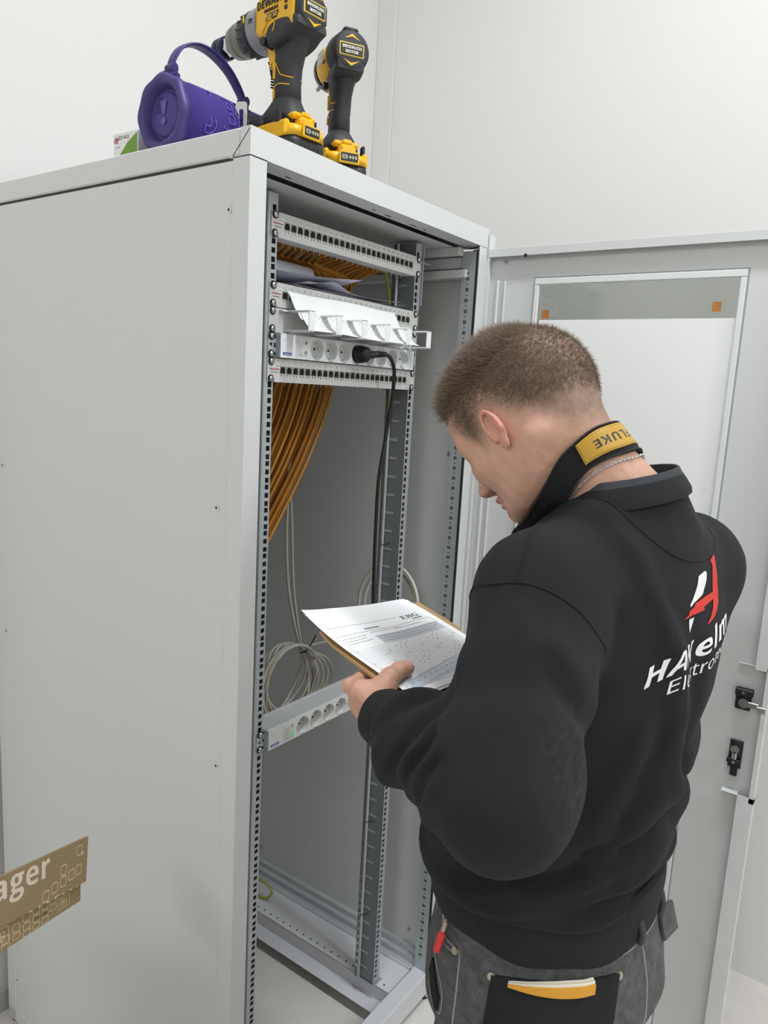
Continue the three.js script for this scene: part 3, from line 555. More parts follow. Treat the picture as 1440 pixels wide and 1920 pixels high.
// ---- combi drill
{
  const g = thing('cordless_drill', 'larger black and yellow cordless drill with a hole saw arbor, nearer the speaker', 'drill', [.205, H, -.127]);
  g.rotation.y = -.115; g.scale.setScalar(1.137);
  battery(g);
  const A = .2225; // drill axis height
  part(g, 'foot', loft([[.062, 0, .004, .030, .048, 3.5], [.078, 0, .004, .029, .045, 3], [.092, 0, .0, .024, .032, 2.6], [.104, 0, -.003, .0195, .024, 2.4]], 36), mGrip);
  part(g, 'handle', loft([[.10, 0, -.003, .0195, .0245, 2.4], [.125, 0, -.003, .0185, .0235, 2.3], [.15, 0, -.004, .0185, .0245, 2.3], [.17, 0, -.008, .0195, .027, 2.3], [.188, 0, -.011, .022, .032, 2.4], [.20, 0, -.010, .026, .038, 2.6]], 36), mGrip, 'dark rubber grip');
  const hs = part(g, 'motor_housing', [prof([[-.052, .195], [-.036, .188], [-.01, .19], [.03, .197], [.044, .205], [.046, .24], [.03, .256], [-.02, .258], [-.05, .252]], .064, .008)], mYel, 'yellow housing');
  part(g, 'motor_cap', [zLathe([[-.062, .0001], [-.062, .024], [-.058, .031], [-.035, .0335], [-.03, .033]], 8).rotateZ(Math.PI / 8).translate(0, A, 0), prof([[-.060, .196], [-.03, .186], [-.005, .192], [-.012, .21], [-.03, .215], [-.056, .21]], .062, .006), vol(0, A + .034, -.0 + .045, .03, .008, .024, .003)], mGrip, 'dark rear motor cap');
  capPlate(g, A, .0612);
  part(g, 'grip_arm', prof([[-.05, .196], [-.03, .182], [.0, .176], [.018, .186], [.012, .206], [-.01, .214], [-.04, .21]], .067, .008), mGrip);
  const tr = part(g, 'trigger_guard', prof([[.012, .152], [.024, .152], [.030, .168], [.034, .185], [.046, .198], [.02, .205], [.008, .18]], .03, .005), mYel);
  part(g, 'trigger', prof([[.018, .146], [.025, .15], [.031, .165], [.038, .172], [.034, .150], [.027, .141], [.02, .14]], .016, .004), mBlack);
  part(g, 'direction_button', cyl([-.036, .186, -.018], [.036, .186, -.018], .0065, .0065, 16), mBlack);
  part(g, 'gear_collar', [zLathe([[.04, .0001], [.04, .034], [.046, .0345], [.066, .034], [.068, .0335], [.068, .0001]]).translate(0, A, 0)], M(0x8d8f90, .5), 'grey gear collar');
  part(g, 'mode_ring', [zLathe([[.066, .0001], [.066, .0335], [.074, .034], [.076, .033], [.076, .0001]]).translate(0, A, 0)], mBat);
  part(g, 'clutch_ring', [zLathe([[.076, .0001], [.076, .0325], [.094, .030], [.097, .028], [.097, .0001]]).translate(0, A, 0), ...Array.from({ length: 16 }, (_, i) => { const a = i / 16 * 6.283; const q = vol(0, .0315, -.086, .0035, .003, .016, .001); q.rotateZ(a); return q.translate(0, A, 0); })], M(0x3b3d40, .5));
  part(g, 'chuck', [zLathe([[.097, .0001], [.097, .027], [.101, .028], [.112, .028], [.113, .0265], [.116, .0265], [.117, .0275], [.132, .025], [.141, .018], [.143, .012], [.143, .0001]]).translate(0, A, 0)], M(0x7a7770, .4, { metalness: .6 }), 'worn metal chuck');
  part(g, 'arbor_shank', [zLathe([[.142, .0001], [.142, .013], [.148, .016], [.156, .016], [.160, .012], [.160, .0001]], 6).translate(0, A, 0)], mChrome);
  part(g, 'hole_saw_arbor', [zLathe([[.157, .0001], [.157, .0175], [.159, .0185], [.167, .0185], [.168, .0175], [.170, .0175], [.171, .0185], [.181, .0185], [.183, .0175], [.183, .0001]]).translate(0, A, 0)], M(0x252c44, .35, { metalness: .5 }), 'dark blue arbor body');
  part(g, 'drill_bit', [zLathe([[.183, .0001], [.183, .0042], [.207, .004], [.216, .0004]], 10).translate(0, A, 0)], mChrome);
  // yellow piping and slots on both sides of the grip
  for (const s of [-1, 1]) {
    const X = (y) => s * (y > .188 ? .0335 : y > .165 ? .021 : .0193);
    part(g, 'piping', bar([[s * .0335, .2, -.022], [s * .0335, .215, -.006], [s * .0335, .206, .008], [s * .0335, .196, .004]], .0011), mYel);
    part(g, 'piping', bar([[s * .0175, .1605, -.016], [s * .0195, .1585, -.006], [s * .0195, .150, .0], [s * .019, .138, .008], [s * .0165, .134, .018], [s * .008, .1325, .0255]], .0009), mYel);
    part(g, 'piping', bar([[s * .0172, .112, -.012], [s * .0188, .118, -.009], [s * .0196, .124, 0], [s * .0188, .124, .01], [s * .0125, .122, .022]], .0009), mYel);
    part(g, 'grip_inlay', vol(s * .0172, .148, -.0095, .003, .026, .006, .001), mYel);
    part(g, 'grip_inlay', vol(s * .0182, .112, -.008, .003, .014, .005, .001), mYel);
    part(g, 'grip_ribs', Array.from({ length: 9 }, (_, i) => vol(s * .012, .126 + i * .0042, -.0195, .007, .0018, .004, .0005)), mRubber);
    const side = (geo) => { geo.rotateY(s * Math.PI / 2); geo.translate(s * .0322, 0, 0); return geo; };
    part(hs, 'brand_print', side(txt('DEWALT', .0115, .0008, fontB, 2).translate(s * .006, .2345, 0)), mBat, 'black brand lettering');
    part(hs, 'brand_print', side(txt('BRUSHLESS', .0045, .0008, fontB, 1).translate(s * .002, .2265, 0)), mBat);
    const vp = part(hs, 'voltage_plate', side(ext(poly([[-.016, .214], [.012, .214], [.016, .2235], [-.012, .2235]]), .0007)), mBat, 'black voltage plate');
    part(vp, 'voltage_print', side(txt('18V XR', .006, .0012, fontB, 1).translate(0, .2158, 0)), M(0xd9b04a, .5));
    part(g, 'side_slot', [0, 1].map(k => vol(s * .0325, .222 + k * .009, .033, .002, .006, .006, .0006)), mBlack);
    part(g, 'collar_print', (() => { const q = txt('XR', .007, .001, fontB, 1); q.rotateY(s * Math.PI / 2); return q.translate(s * .0338, A - .002, -.052); })(), mBat);
    part(g, 'mode_print', vol(s * .0335, A + .009, -.071, .0018, .011, .003, .0005), mYel);
  }
  // belt hook
  part(g, 'belt_hook', [ext((() => { const q = rrect(.020, .05, .006); q.holes.push(rrect(.008, .028, .004)); return q; })(), .0018).rotateY(-Math.PI / 2 + .5).translate(-.047, .076, -.052), cbox(-.047, .062, -.046, -.026, .084, -.0442, .0006)], mChrome, 'slotted steel belt hook');
  part(g, 'bit_holder', [vol(-.031, .070, -.03, .010, .016, .03, .004)], mGrip);
}
// ---- impact driver
{
  const g = thing('impact_driver', 'smaller black and yellow impact driver seen from behind, right of the drill', 'drill', [.380, H, -.148]);
  g.rotation.y = -.554; g.scale.setScalar(1.173);
  battery(g);
  const A = .2005;
  part(g, 'foot', loft([[.062, 0, .002, .031, .046, 3.2], [.076, 0, .002, .030, .043, 3], [.088, 0, 0, .026, .032, 2.6], [.10, 0, -.003, .018, .0225, 2.4]], 36), mGrip);
  part(g, 'handle', loft([[.098, 0, -.003, .0178, .0225, 2.4], [.125, 0, -.003, .0172, .022, 2.3], [.157, 0, -.005, .0178, .0235, 2.3], [.174, 0, -.008, .020, .027, 2.3], [.187, 0, -.010, .024, .033, 2.5]], 36), mGrip, 'dark rubber grip');
  part(g, 'motor_cap', [zLathe([[-.054, .0001], [-.054, .024], [-.050, .0315], [-.026, .0345], [-.02, .034]], 28).translate(0, A, 0), vol(0, A + .033, .038, .026, .007, .022, .003), prof([[-.052, .172], [-.03, .164], [-.004, .172], [-.02, .192], [-.05, .19]], .05, .006)], mGrip, 'round dark rear motor cap');
  capPlate(g, A, .0532, .98);
  const hs = part(g, 'motor_housing', [zLathe([[-.022, .0001], [-.022, .0335], [.03, .0335], [.04, .031], [.05, .0285], [.05, .0001]], 28).translate(0, A, 0), prof([[-.02, .168], [.01, .15], [.02, .158], [.04, .175], [.045, .19], [-.01, .19]], .036, .006)], mYel, 'yellow housing');
  part(g, 'nose', [zLathe([[.048, .0001], [.048, .0315], [.056, .0315], [.076, .020], [.082, .0145], [.082, .0001]], 28).translate(0, A, 0)], mGrip);
  part(g, 'nose_ring', [zLathe([[.046, .0315], [.046, .0325], [.0525, .0328], [.0535, .0318]], 28).translate(0, A, 0)], mGreyPl);
  part(g, 'collet', [zLathe([[.08, .0001], [.08, .010], [.094, .010], [.095, .0085], [.095, .0001]], 18).translate(0, A, 0)], mBat);
  part(g, 'screw_bit', [zLathe([[.095, .0001], [.095, .0032], [.125, .0032], [.126, .0036], [.134, .0036], [.138, .001]], 6).translate(0, A, 0)], M(0x8d8468, .35, { metalness: .7 }));
  part(g, 'trigger', prof([[.018, .13], [.026, .135], [.032, .148], [.03, .158], [.02, .16], [.014, .145]], .016, .004), mBlack);
  part(g, 'direction_button', cyl([-.026, .164, -.014], [.026, .164, -.014], .006, .006, 14), mBlack);
  for (const s of [-1, 1]) {
    part(g, 'piping', bar([[s * .0165, .160, -.015], [s * .0185, .155, -.004], [s * .0182, .142, .004], [s * .0178, .13, .009], [s * .0145, .1285, .018], [s * .006, .128, .0245]], .0009), mYel);
    part(g, 'piping', bar([[s * .0162, .106, -.011], [s * .0176, .112, -.007], [s * .0178, .118, .002], [s * .0168, .1185, .012], [s * .009, .117, .0225]], .0009), mYel);
    part(g, 'grip_inlay', vol(s * .0165, .136, -.0095, .003, .024, .005, .001), mYel);
    part(g, 'grip_inlay', vol(s * .0168, .106, -.009, .003, .012, .004, .001), mYel);
    part(hs, 'side_plate', vol(s * .0328, A + .004, -.012, .0022, .022, .030, .001), M(0xbab7ae, .5));
    part(hs, 'side_vent', vol(s * .0325, A - .008, .008, .0022, .004, .012, .0006), mBlack);
  }
  part(g, 'belt_hook', [tube([[-.030, .070, .006], [-.043, .066, .010], [-.0445, .052, .006], [-.0442, .024, -.02], [-.044, .02, -.036]], .0016, 24, 8), vol(-.032, .068, .004, .008, .018, .02, .003)], mChrome, 'bent wire belt hook');
  for (const m of g.children) if (!/^(battery|battery_shoulder|charge_gauge|slide_latch|foot|handle|belt_hook)$/.test(m.name)) m.position.y += .0145;
}
// ---- purple loudspeaker
{
  const r = .0655, L = .285, g = thing('bluetooth_speaker', 'purple cylindrical portable speaker with a carrying handle on the roof edge', 'speaker', [.028, H, -.256]);
  g.scale.x = .77;
  const knit = dataTex(128, (x, y) => { const a = Math.sin((x * 16 + y * 16) * 6.2832) * Math.sin((x * 16 - y * 16) * 6.2832), k = .5 + .5 * a; return [k, k, k]; }, false);
  const knitC = dataTex(128, (x, y) => { const a = .5 + .5 * Math.sin((x * 16 + y * 16) * 6.2832) * Math.sin((x * 16 - y * 16) * 6.2832), k = .8 + .2 * a; return [.27 * k, .18 * k, .56 * k]; });
  knit.repeat.set(9, 6); knitC.repeat.set(9, 6);
  const mFab = M(0xffffff, .8, { map: knitC, bumpMap: knit, bumpScale: .0009 });
  const mPur = M(0x3f3574, .5), mPurD = M(0x31256a, .45);
  const cy = r + .002;
  const xl = (p, n = 48) => new THREE.LatheGeometry(p.map(q => new THREE.Vector2(q[1], q[0])), n).rotateZ(-Math.PI / 2).translate(0, cy, 0); // [x, radius]
  part(g, 'fabric_body', [xl([[.016, .052], [.02, .0585], [.06, .0625], [.14, .064], [.225, .0625], [.265, .0585], [.269, .052]], 64)], mFab, 'woven purple fabric');
  for (const [s, o] of [[1, 0], [-1, L]]) { // end rims: eight blunt lobes
    const n = 64, pos = [], idx = [], rr = (t) => 1 + .028 * Math.cos(8 * t);
    const pr = [[.030, .053, 0], [.026, .0605, 1], [.012, .0645, 1], [.002, .0625, 1], [-.002, .058, 1], [-.001, .052, .7], [.006, .0455, .3], [.020, .0435, 0], [.022, .040, 0]];
    for (const [x, q, k] of pr) for (let i = 0; i < n; i++) { const t = i / n * 6.28318, R = q * (1 + (rr(t) - 1) * k); pos.push(o + s * x, cy + R * Math.sin(t), R * Math.cos(t)); }
    for (let l = 0; l < pr.length - 1; l++) for (let i = 0; i < n; i++) { const a = l * n + i, b = l * n + (i + 1) % n; s > 0 ? idx.push(a, a + n, b, b, a + n, b + n) : idx.push(a, b, a + n, b, b + n, a + n); }
    const q = new THREE.BufferGeometry(); q.setAttribute('position', new THREE.Float32BufferAttribute(pos, 3)); q.setIndex(idx); q.computeVertexNormals();
    const rim = part(g, 'end_rim', q, mPur, 'rubber end rim');
    part(rim, 'bass_membrane', [xl([[o + s * .022, .042], [o + s * .020, .0385], [o + s * .023, .0365], [o + s * .014, .034], [o + s * .012, .0001]].map(p => [p[0], p[1]]), 40)], M(0x40327d, .5, { side: THREE.DoubleSide }));
    const ic = [ext(poly([[-.0085, .021], [.0085, .021], [.0028, -.002], [-.0028, -.002]]), .0012), cyl([0, -.0115, 0], [0, -.0115, .0012], .0062, .0062, 20)].map(q => q.rotateY(-s * Math.PI / 2).rotateX(.0).translate(o + s * .0118, cy, 0));
    part(rim, 'membrane_emblem', ic, M(0x5a4e9e, .45), 'exclamation mark emblem');
    if (s > 0) part(rim, 'membrane_ribs', Array.from({ length: 6 }, (_, i) => cbox(o + .0115, cy + .004 + i * .0045, -.008, o + .0125, cy + .0058 + i * .0045, -.026 + i * .0018, .0003)), mPurD);
  }
  // raised outline lettering bent around the body
  const lt = [];
  for (const [ch, x] of [['J', .090], ['B', .130], ['L', .172]]) {
    for (const sh of fontB.generateShapes(ch, .062)) for (const pp of [sh.getPoints(6), ...sh.holes.map(h => h.getPoints(6))]) {
      const c = pp.map(p => { const R = .0648, t = (p.y - .031) / R + .34; return V(x + (p.x - .018) * 1.0, cy + R * Math.sin(t), R * Math.cos(t)); });
      lt.push(new THREE.TubeGeometry(new THREE.CatmullRomCurve3(c, true, 'catmullrom', .05), 90, .0016, 5, true));
    }
  }
  part(g, 'raised_letters', lt, M(0x5a4aa8, .5), 'large raised outline lettering');
  part(g, 'foot_rail', [vol(.14, .003, -.012, .22, .006, .016, .002), vol(.14, .003, .012, .22, .006, .016, .002)], mPurD);
  part(g, 'control_spine', [vol(.14, cy + r - .006, 0, .2, .008, .022, .003)], mPurD);
  const top = cy + r;
  // handle
  for (const x of [.036, .248]) part(g, 'handle_hook', [vol(x, top + .002, 0, .026, .012, .022, .004), cyl([x + (x < .1 ? -.004 : .004), top + .012, -.011], [x + (x < .1 ? -.004 : .004), top + .012, .011], .0085, .0085, 18), vol(x + (x < .1 ? -.02 : .016), top - .001, 0, .02, .006, .012, .002)], mPurD);
  {
    const c = new THREE.CatmullRomCurve3([V(.03, top + .012, 0), V(.034, top + .026, 0), V(.056, top + .052, 0), V(.098, top + .069, 0), V(.148, top + .069, 0), V(.20, top + .053, 0), V(.238, top + .026, 0), V(.252, top + .010, 0)]);
    const n = 48, pos = [], idx = [];
    for (let i = 0; i <= n; i++) { const u = i / n, p = c.getPoint(u), t = c.getTangent(u), nx = -t.y, ny = t.x, w = .0085 + .0035 * Math.sin(u * Math.PI), th = .003; for (const [a, b] of [[-1, -.6], [-.6, -1], [.6, -1], [1, -.6], [1, .6], [.6, 1], [-.6, 1], [-1, .6]]) pos.push(p.x + nx * b * th, p.y + ny * b * th, a * w); }
    for (let i = 0; i < n; i++) for (let k = 0; k < 8; k++) { const a = i * 8 + k, b = i * 8 + (k + 1) % 8; idx.push(a, b, a + 8, b, b + 8, a + 8); }
    const q = new THREE.BufferGeometry(); q.setAttribute('position', new THREE.Float32BufferAttribute(pos, 3)); q.setIndex(idx); q.computeVertexNormals();
    part(g, 'handle', q, M(0x37296e, .45, { side: THREE.DoubleSide }), 'arched purple carrying handle');
  }
}
// ---- small carton of terminal clamps
{
  const g = thing('small_carton', 'small white and green carton lying behind the purple speaker', 'box', [.038, H, -.392]);
  g.rotation.y = .04;
  part(g, 'carton', cbox(0, 0, -.012, .07, .055, .058, .001), M(0xe9e8e4, .6));
  part(g, 'green_print', ext(poly([[-.010, 0], [.056, 0], [.056, .050], [.030, .036]]), .0004).rotateY(-Math.PI / 2).rotateY(0).translate(-.0002, .0005, 0), M(0x6f9a35, .6), 'green printed corner');
  const side = q => q.rotateY(-Math.PI / 2);
  part(g, 'number_print', side(txt('221-412', .0062, .0003, fontR, 1)).translate(-.0002, .043, .018), M(0x4a4a4a, .6));
  part(g, 'logo_print', [0, 1, 2, 3].map(i => { const q = vol(0, 0, 0, .0004, .010, .0016, 0); q.rotateX(.5 - i * .12); return q.translate(-.0002, .043 - i * .0006, -.007 + i * .0028); }), M(0xa23a44, .6));
  part(g, 'small_print', [vol(-.0002, .030, .002, .0004, .001, .012, 0)], M(0x8a8a8a, .6));
}
// ------------------------------------------------------------------ the person
// signed distance helpers on plain arrays
const len3 = (x, y, z) => Math.sqrt(x * x + y * y + z * z);
function cap(p, a, b, ra, rb) {
  const bx = b[0] - a[0], by = b[1] - a[1], bz = b[2] - a[2], px = p[0] - a[0], py = p[1] - a[1], pz = p[2] - a[2];
  let t = (px * bx + py * by + pz * bz) / (bx * bx + by * by + bz * bz); t = t < 0 ? 0 : t > 1 ? 1 : t;
  return len3(px - bx * t, py - by * t, pz - bz * t) - (ra + (rb - ra) * t);
}
function ell(p, c, r) {
  const x = p[0] - c[0], y = p[1] - c[1], z = p[2] - c[2];
  const k0 = len3(x / r[0], y / r[1], z / r[2]), k1 = len3(x / (r[0] * r[0]), y / (r[1] * r[1]), z / (r[2] * r[2]));
  return k1 < 1e-9 ? -Math.min(...r) : k0 * (k0 - 1) / k1;
}
const smin = (a, b, k) => { const h = Math.max(k - Math.abs(a - b), 0) / k; return Math.min(a, b) - h * h * k * .25; };
const smax = (a, b, k) => -smin(-a, -b, k);
const sstep = (a, b, x) => { const t = Math.min(1, Math.max(0, (x - a) / (b - a))); return t * t * (3 - 2 * t); };
function nets(f, lo, hi, h) { // naive surface nets
  const n = [0, 1, 2].map(i => Math.ceil((hi[i] - lo[i]) / h) + 1), [nx, ny, nz] = n, F = new Float32Array(nx * ny * nz);
  const p = [0, 0, 0]; let q = 0;
  for (let k = 0; k < nz; k++) { p[2] = lo[2] + k * h; for (let j = 0; j < ny; j++) { p[1] = lo[1] + j * h; for (let i = 0; i < nx; i++) { p[0] = lo[0] + i * h; F[q++] = f(p); } } }
  const id = new Int32Array(nx * ny * nz).fill(-1), pos = [], idx = [], sx = 1, sy = nx, sz = nx * ny;
  const C = [0, sx, sy, sx + sy, sz, sx + sz, sy + sz, sx + sy + sz];
  const E = [[0, 1], [2, 3], [4, 5], [6, 7], [0, 2], [1, 3], [4, 6], [5, 7], [0, 4], [1, 5], [2, 6], [3, 7]];
  for (let k = 0; k < nz - 1; k++) for (let j = 0; j < ny - 1; j++) for (let i = 0; i < nx - 1; i++) {
    const b = i + j * sy + k * sz; let m = 0; for (let c = 0; c < 8; c++) if (F[b + C[c]] < 0) m |= 1 << c;
    if (m === 0 || m === 255) continue;
    let x = 0, y = 0, z = 0, w = 0;
    for (const [u, v] of E) { const a = m >> u & 1, c = m >> v & 1; if (a === c) continue; const fa = F[b + C[u]], fb = F[b + C[v]], t = fa / (fa - fb); x += (u & 1) + t * ((v & 1) - (u & 1)); y += (u >> 1 & 1) + t * ((v >> 1 & 1) - (u >> 1 & 1)); z += (u >> 2) + t * ((v >> 2) - (u >> 2)); w++; }
    id[b] = pos.length / 3; pos.push(lo[0] + (i + x / w) * h, lo[1] + (j + y / w) * h, lo[2] + (k + z / w) * h);
  }
  const S = [sx, sy, sz];
  for (let k = 1; k < nz - 1; k++) for (let j = 1; j < ny - 1; j++) for (let i = 1; i < nx - 1; i++) {
    const b = i + j * sy + k * sz, s0 = F[b] < 0;
    for (let a = 0; a < 3; a++) {
      if (s0 === (F[b + S[a]] < 0)) continue;
      const u = S[(a + 1) % 3], v = S[(a + 2) % 3], q0 = id[b], q1 = id[b - u], q2 = id[b - u - v], q3 = id[b - v];
      if (q0 < 0 || q1 < 0 || q2 < 0 || q3 < 0) continue;
      s0 ? idx.push(q0, q1, q2, q0, q2, q3) : idx.push(q0, q2, q1, q0, q3, q2);
    }
  }
  const g = new THREE.BufferGeometry(); g.setAttribute('position', new THREE.Float32BufferAttribute(pos, 3)); g.setIndex(idx); g.computeVertexNormals();
  return g;
}
function uvFromPos(g, k = 1) { const p = g.attributes.position, u = new Float32Array(p.count * 2); for (let i = 0; i < p.count; i++) { u[2 * i] = (p.getX(i) + .8 * p.getZ(i)) * k; u[2 * i + 1] = p.getY(i) * k; } g.setAttribute('uv', new THREE.BufferAttribute(u, 2)); return g; }
function paint(g, fn) { const p = g.attributes.position, c = new Float32Array(p.count * 3); for (let i = 0; i < p.count; i++) { const q = fn(p.getX(i), p.getY(i), p.getZ(i)); c.set(q, 3 * i); } g.setAttribute('color', new THREE.BufferAttribute(c, 3)); return g; }
const add3 = (a, b, s = 1) => [a[0] + b[0] * s, a[1] + b[1] * s, a[2] + b[2] * s];
const lerp3 = (a, b, t) => [a[0] + (b[0] - a[0]) * t, a[1] + (b[1] - a[1]) * t, a[2] + (b[2] - a[2]) * t];
const grad = (f, p, e = .002) => { const g = [0, 1, 2].map(i => { const a = [...p], b = [...p]; a[i] += e; b[i] -= e; return f(a) - f(b); }), l = len3(...g) || 1; return g.map(x => x / l); };
const onto = (f, p, off = 0) => { let q = [...p]; for (let i = 0; i < 12; i++) { const d = f(q) - off, g = grad(f, q); q = add3(q, g, -d * .8); } return q; };
const n3 = (x, y, z) => smoothNoise(NG, 64, x + z * .7 + 20, y + z * .5 + 20) - .5;

// joints, metres in the room
const J = {
  head: [.082, 1.624, .462], neckTop: [.100, 1.582, .508], neck: [.126, 1.522, .586],
  SL: [-.022, 1.425, .545], EL: [-.192, 1.262, .592], WL: [-.116, 1.254, .388],
  SR: [.300, 1.428, .632], ER: [.385, 1.20, .51], WR: [.30, 1.22, .36],
};
const person = thing('person', 'person in black sweatshirt and grey jeans reading a form at the cabinet', 'person');

// ---- torso section: [y, cx, cz, rx, rz]
const TS = [[.92, .132, .532, .186, .156], [.98, .128, .528, .198, .156], [1.04, .130, .528, .205, .157], [1.12, .136, .535, .198, .150], [1.20, .146, .548, .188, .145], [1.29, .158, .565, .206, .141], [1.36, .160, .574, .212, .132], [1.40, .152, .577, .196, .122], [1.44, .140, .578, .172, .112], [1.485, .132, .582, .136, .096], [1.525, .128, .585, .098, .082], [1.57, .126, .586, .072, .066], [1.64, .126, .586, .06, .06]];
const TROT = .22; // the right shoulder stands further back
const cT = Math.cos(TROT), sT = Math.sin(TROT);
function secT(y, S = TS) {
  let i = 0; while (i < S.length - 2 && y > S[i + 1][0]) i++;
  const a = S[i], b = S[i + 1], t = Math.min(1, Math.max(0, (y - a[0]) / (b[0] - a[0]))), s = t * t * (3 - 2 * t) * .5 + t * .5;
  return [1, 2, 3, 4].map(k => a[k] + (b[k] - a[k]) * s);
}
function torso(p, S = TS) {
  const [cx, cz, rx, rz] = secT(p[1], S), dx = p[0] - cx, dz = p[2] - cz, x = dx * cT + dz * sT, z = -dx * sT + dz * cT;
  const k0 = Math.hypot(x / rx, z / rz), k1 = Math.hypot(x / (rx * rx), z / (rz * rz));
  return k1 < 1e-9 ? -rz : k0 * (k0 - 1) / k1;
}
const fold = (d, w) => { const t = d / w; return Math.exp(-t * t); };
// position along a limb and angle about it
function limb(p, a, b) { const ab = [b[0] - a[0], b[1] - a[1], b[2] - a[2]], L = len3(...ab), t = ((p[0] - a[0]) * ab[0] + (p[1] - a[1]) * ab[1] + (p[2] - a[2]) * ab[2]) / (L * L); const c = lerp3(a, b, t); return [t, p[0] - c[0], p[1] - c[1], p[2] - c[2]]; }
// creases of the cloth: [amplitude, width, points]
const CREASES = [
  [.0055, .014, [[.0237, 1.5184, .6066], [.0213, 1.4761, .6404], [.0454, 1.4307, .6632], [.0627, 1.3842, .6806], [.0727, 1.3369, .6916]]],
  [-.002, .010, [[.052, 1.45, .668], [.078, 1.41, .684], [.094, 1.36, .692], [.100, 1.29, .694]]],
  [.005, .012, [[.0366, 1.5409, .5665], [.021, 1.505, .6217], [.039, 1.463, .6553]]],
  [.011, .014, [[-.0202, 1.076, .6082], [.0187, 1.0986, .6394], [.032, 1.1418, .6705], [.0688, 1.1752, .6887], [.1453, 1.1901, .697]]],
  [-.008, .010, [[-.02, 1.102, .606], [.014, 1.124, .636], [.03, 1.168, .664], [.066, 1.202, .684]]],
  [-.011, .010, [[-.0688, 1.053, .4857], [-.0744, 1.0461, .5429], [-.0534, 1.0428, .5907], [-.0114, 1.0543, .6345], [.0244, 1.0815, .6729], [.0972, 1.0879, .6907]]],
  [.006, .013, [[-.1169, 1.397, .4998], [-.1644, 1.3652, .5212], [-.2024, 1.3387, .5338], [-.2375, 1.3157, .5489], [-.2539, 1.3006, .5673]]],
  [.008, .0085, [[-.178, 1.31, .470], [-.1972, 1.2881, .4768], [-.2037, 1.2588, .4581], [-.1938, 1.223, .4422], [-.16, 1.20, .44]]],
  [.009, .0085, [[-.195, 1.33, .51], [-.221, 1.3067, .5151], [-.2242, 1.2795, .4937], [-.1899, 1.2245, .4596], [-.16, 1.205, .465]]],
  [.009, .0085, [[-.21, 1.335, .535], [-.236, 1.3121, .5402], [-.2383, 1.2832, .5215], [-.2125, 1.2323, .4961], [-.18, 1.205, .495]]],
  [.008, .009, [[-.246, 1.3035, .5532], [-.2523, 1.2747, .5451], [-.2462, 1.2394, .5363], [-.22, 1.205, .525]]],
  [-.007, .007, [[-.20, 1.31, .49], [-.214, 1.284, .484], [-.20, 1.235, .455]]],
  [-.007, .007, [[-.222, 1.322, .526], [-.232, 1.294, .516], [-.21, 1.235, .48]]],
  [-.007, .007, [[-.24, 1.312, .547], [-.247, 1.280, .533], [-.232, 1.236, .517]]],
  [.006, .018, [[-.1328, 1.4211, .5842], [-.1289, 1.3942, .621], [-.1126, 1.3599, .6414], [-.09, 1.31, .645]]],
  [-.005, .012, [[-.15, 1.405, .60], [-.15, 1.375, .628], [-.135, 1.335, .648]]],
  [.004, .016, [[-.115, 1.445, .5484], [-.1435, 1.4119, .5839], [-.1752, 1.3729, .5994]]],
  [.008, .016, [[.0424, 1.2978, .6664], [.0369, 1.2347, .6588], [.0192, 1.18, .6441], [-.017, 1.1447, .6206]]],
  [-.006, .012, [[.07, 1.29, .682], [.064, 1.235, .678], [.045, 1.185, .664]]],
  [.004, .014, [[.0833, 1.5598, .6413], [.1227, 1.5328, .666], [.1601, 1.4962, .6809]]],
].map(([a, w, p]) => ({ a, w, p, lo: [0, 1, 2].map(i => Math.min(...p.map(q => q[i])) - 3 * w), hi: [0, 1, 2].map(i => Math.max(...p.map(q => q[i])) + 3 * w) }));
function creases(p) {
  let d = 0;
  for (const c of CREASES) {
    if (p[0] < c.lo[0] || p[0] > c.hi[0] || p[1] < c.lo[1] || p[1] > c.hi[1] || p[2] < c.lo[2] || p[2] > c.hi[2]) continue;
    let m = 1, u = 0; const n = c.p.length - 1;
    for (let k = 0; k < n; k++) { const a = c.p[k], b = c.p[k + 1], bx = b[0] - a[0], by = b[1] - a[1], bz = b[2] - a[2]; let t = ((p[0] - a[0]) * bx + (p[1] - a[1]) * by + (p[2] - a[2]) * bz) / (bx * bx + by * by + bz * bz); t = t < 0 ? 0 : t > 1 ? 1 : t; const e = len3(p[0] - a[0] - bx * t, p[1] - a[1] - by * t, p[2] - a[2] - bz * t); if (e < m) { m = e; u = (k + t) / n; } }
    d += c.a * Math.exp(-(m * m) / (c.w * c.w)) * sstep(0, .18, u) * sstep(1, .8, u);
  }
  return d;
}
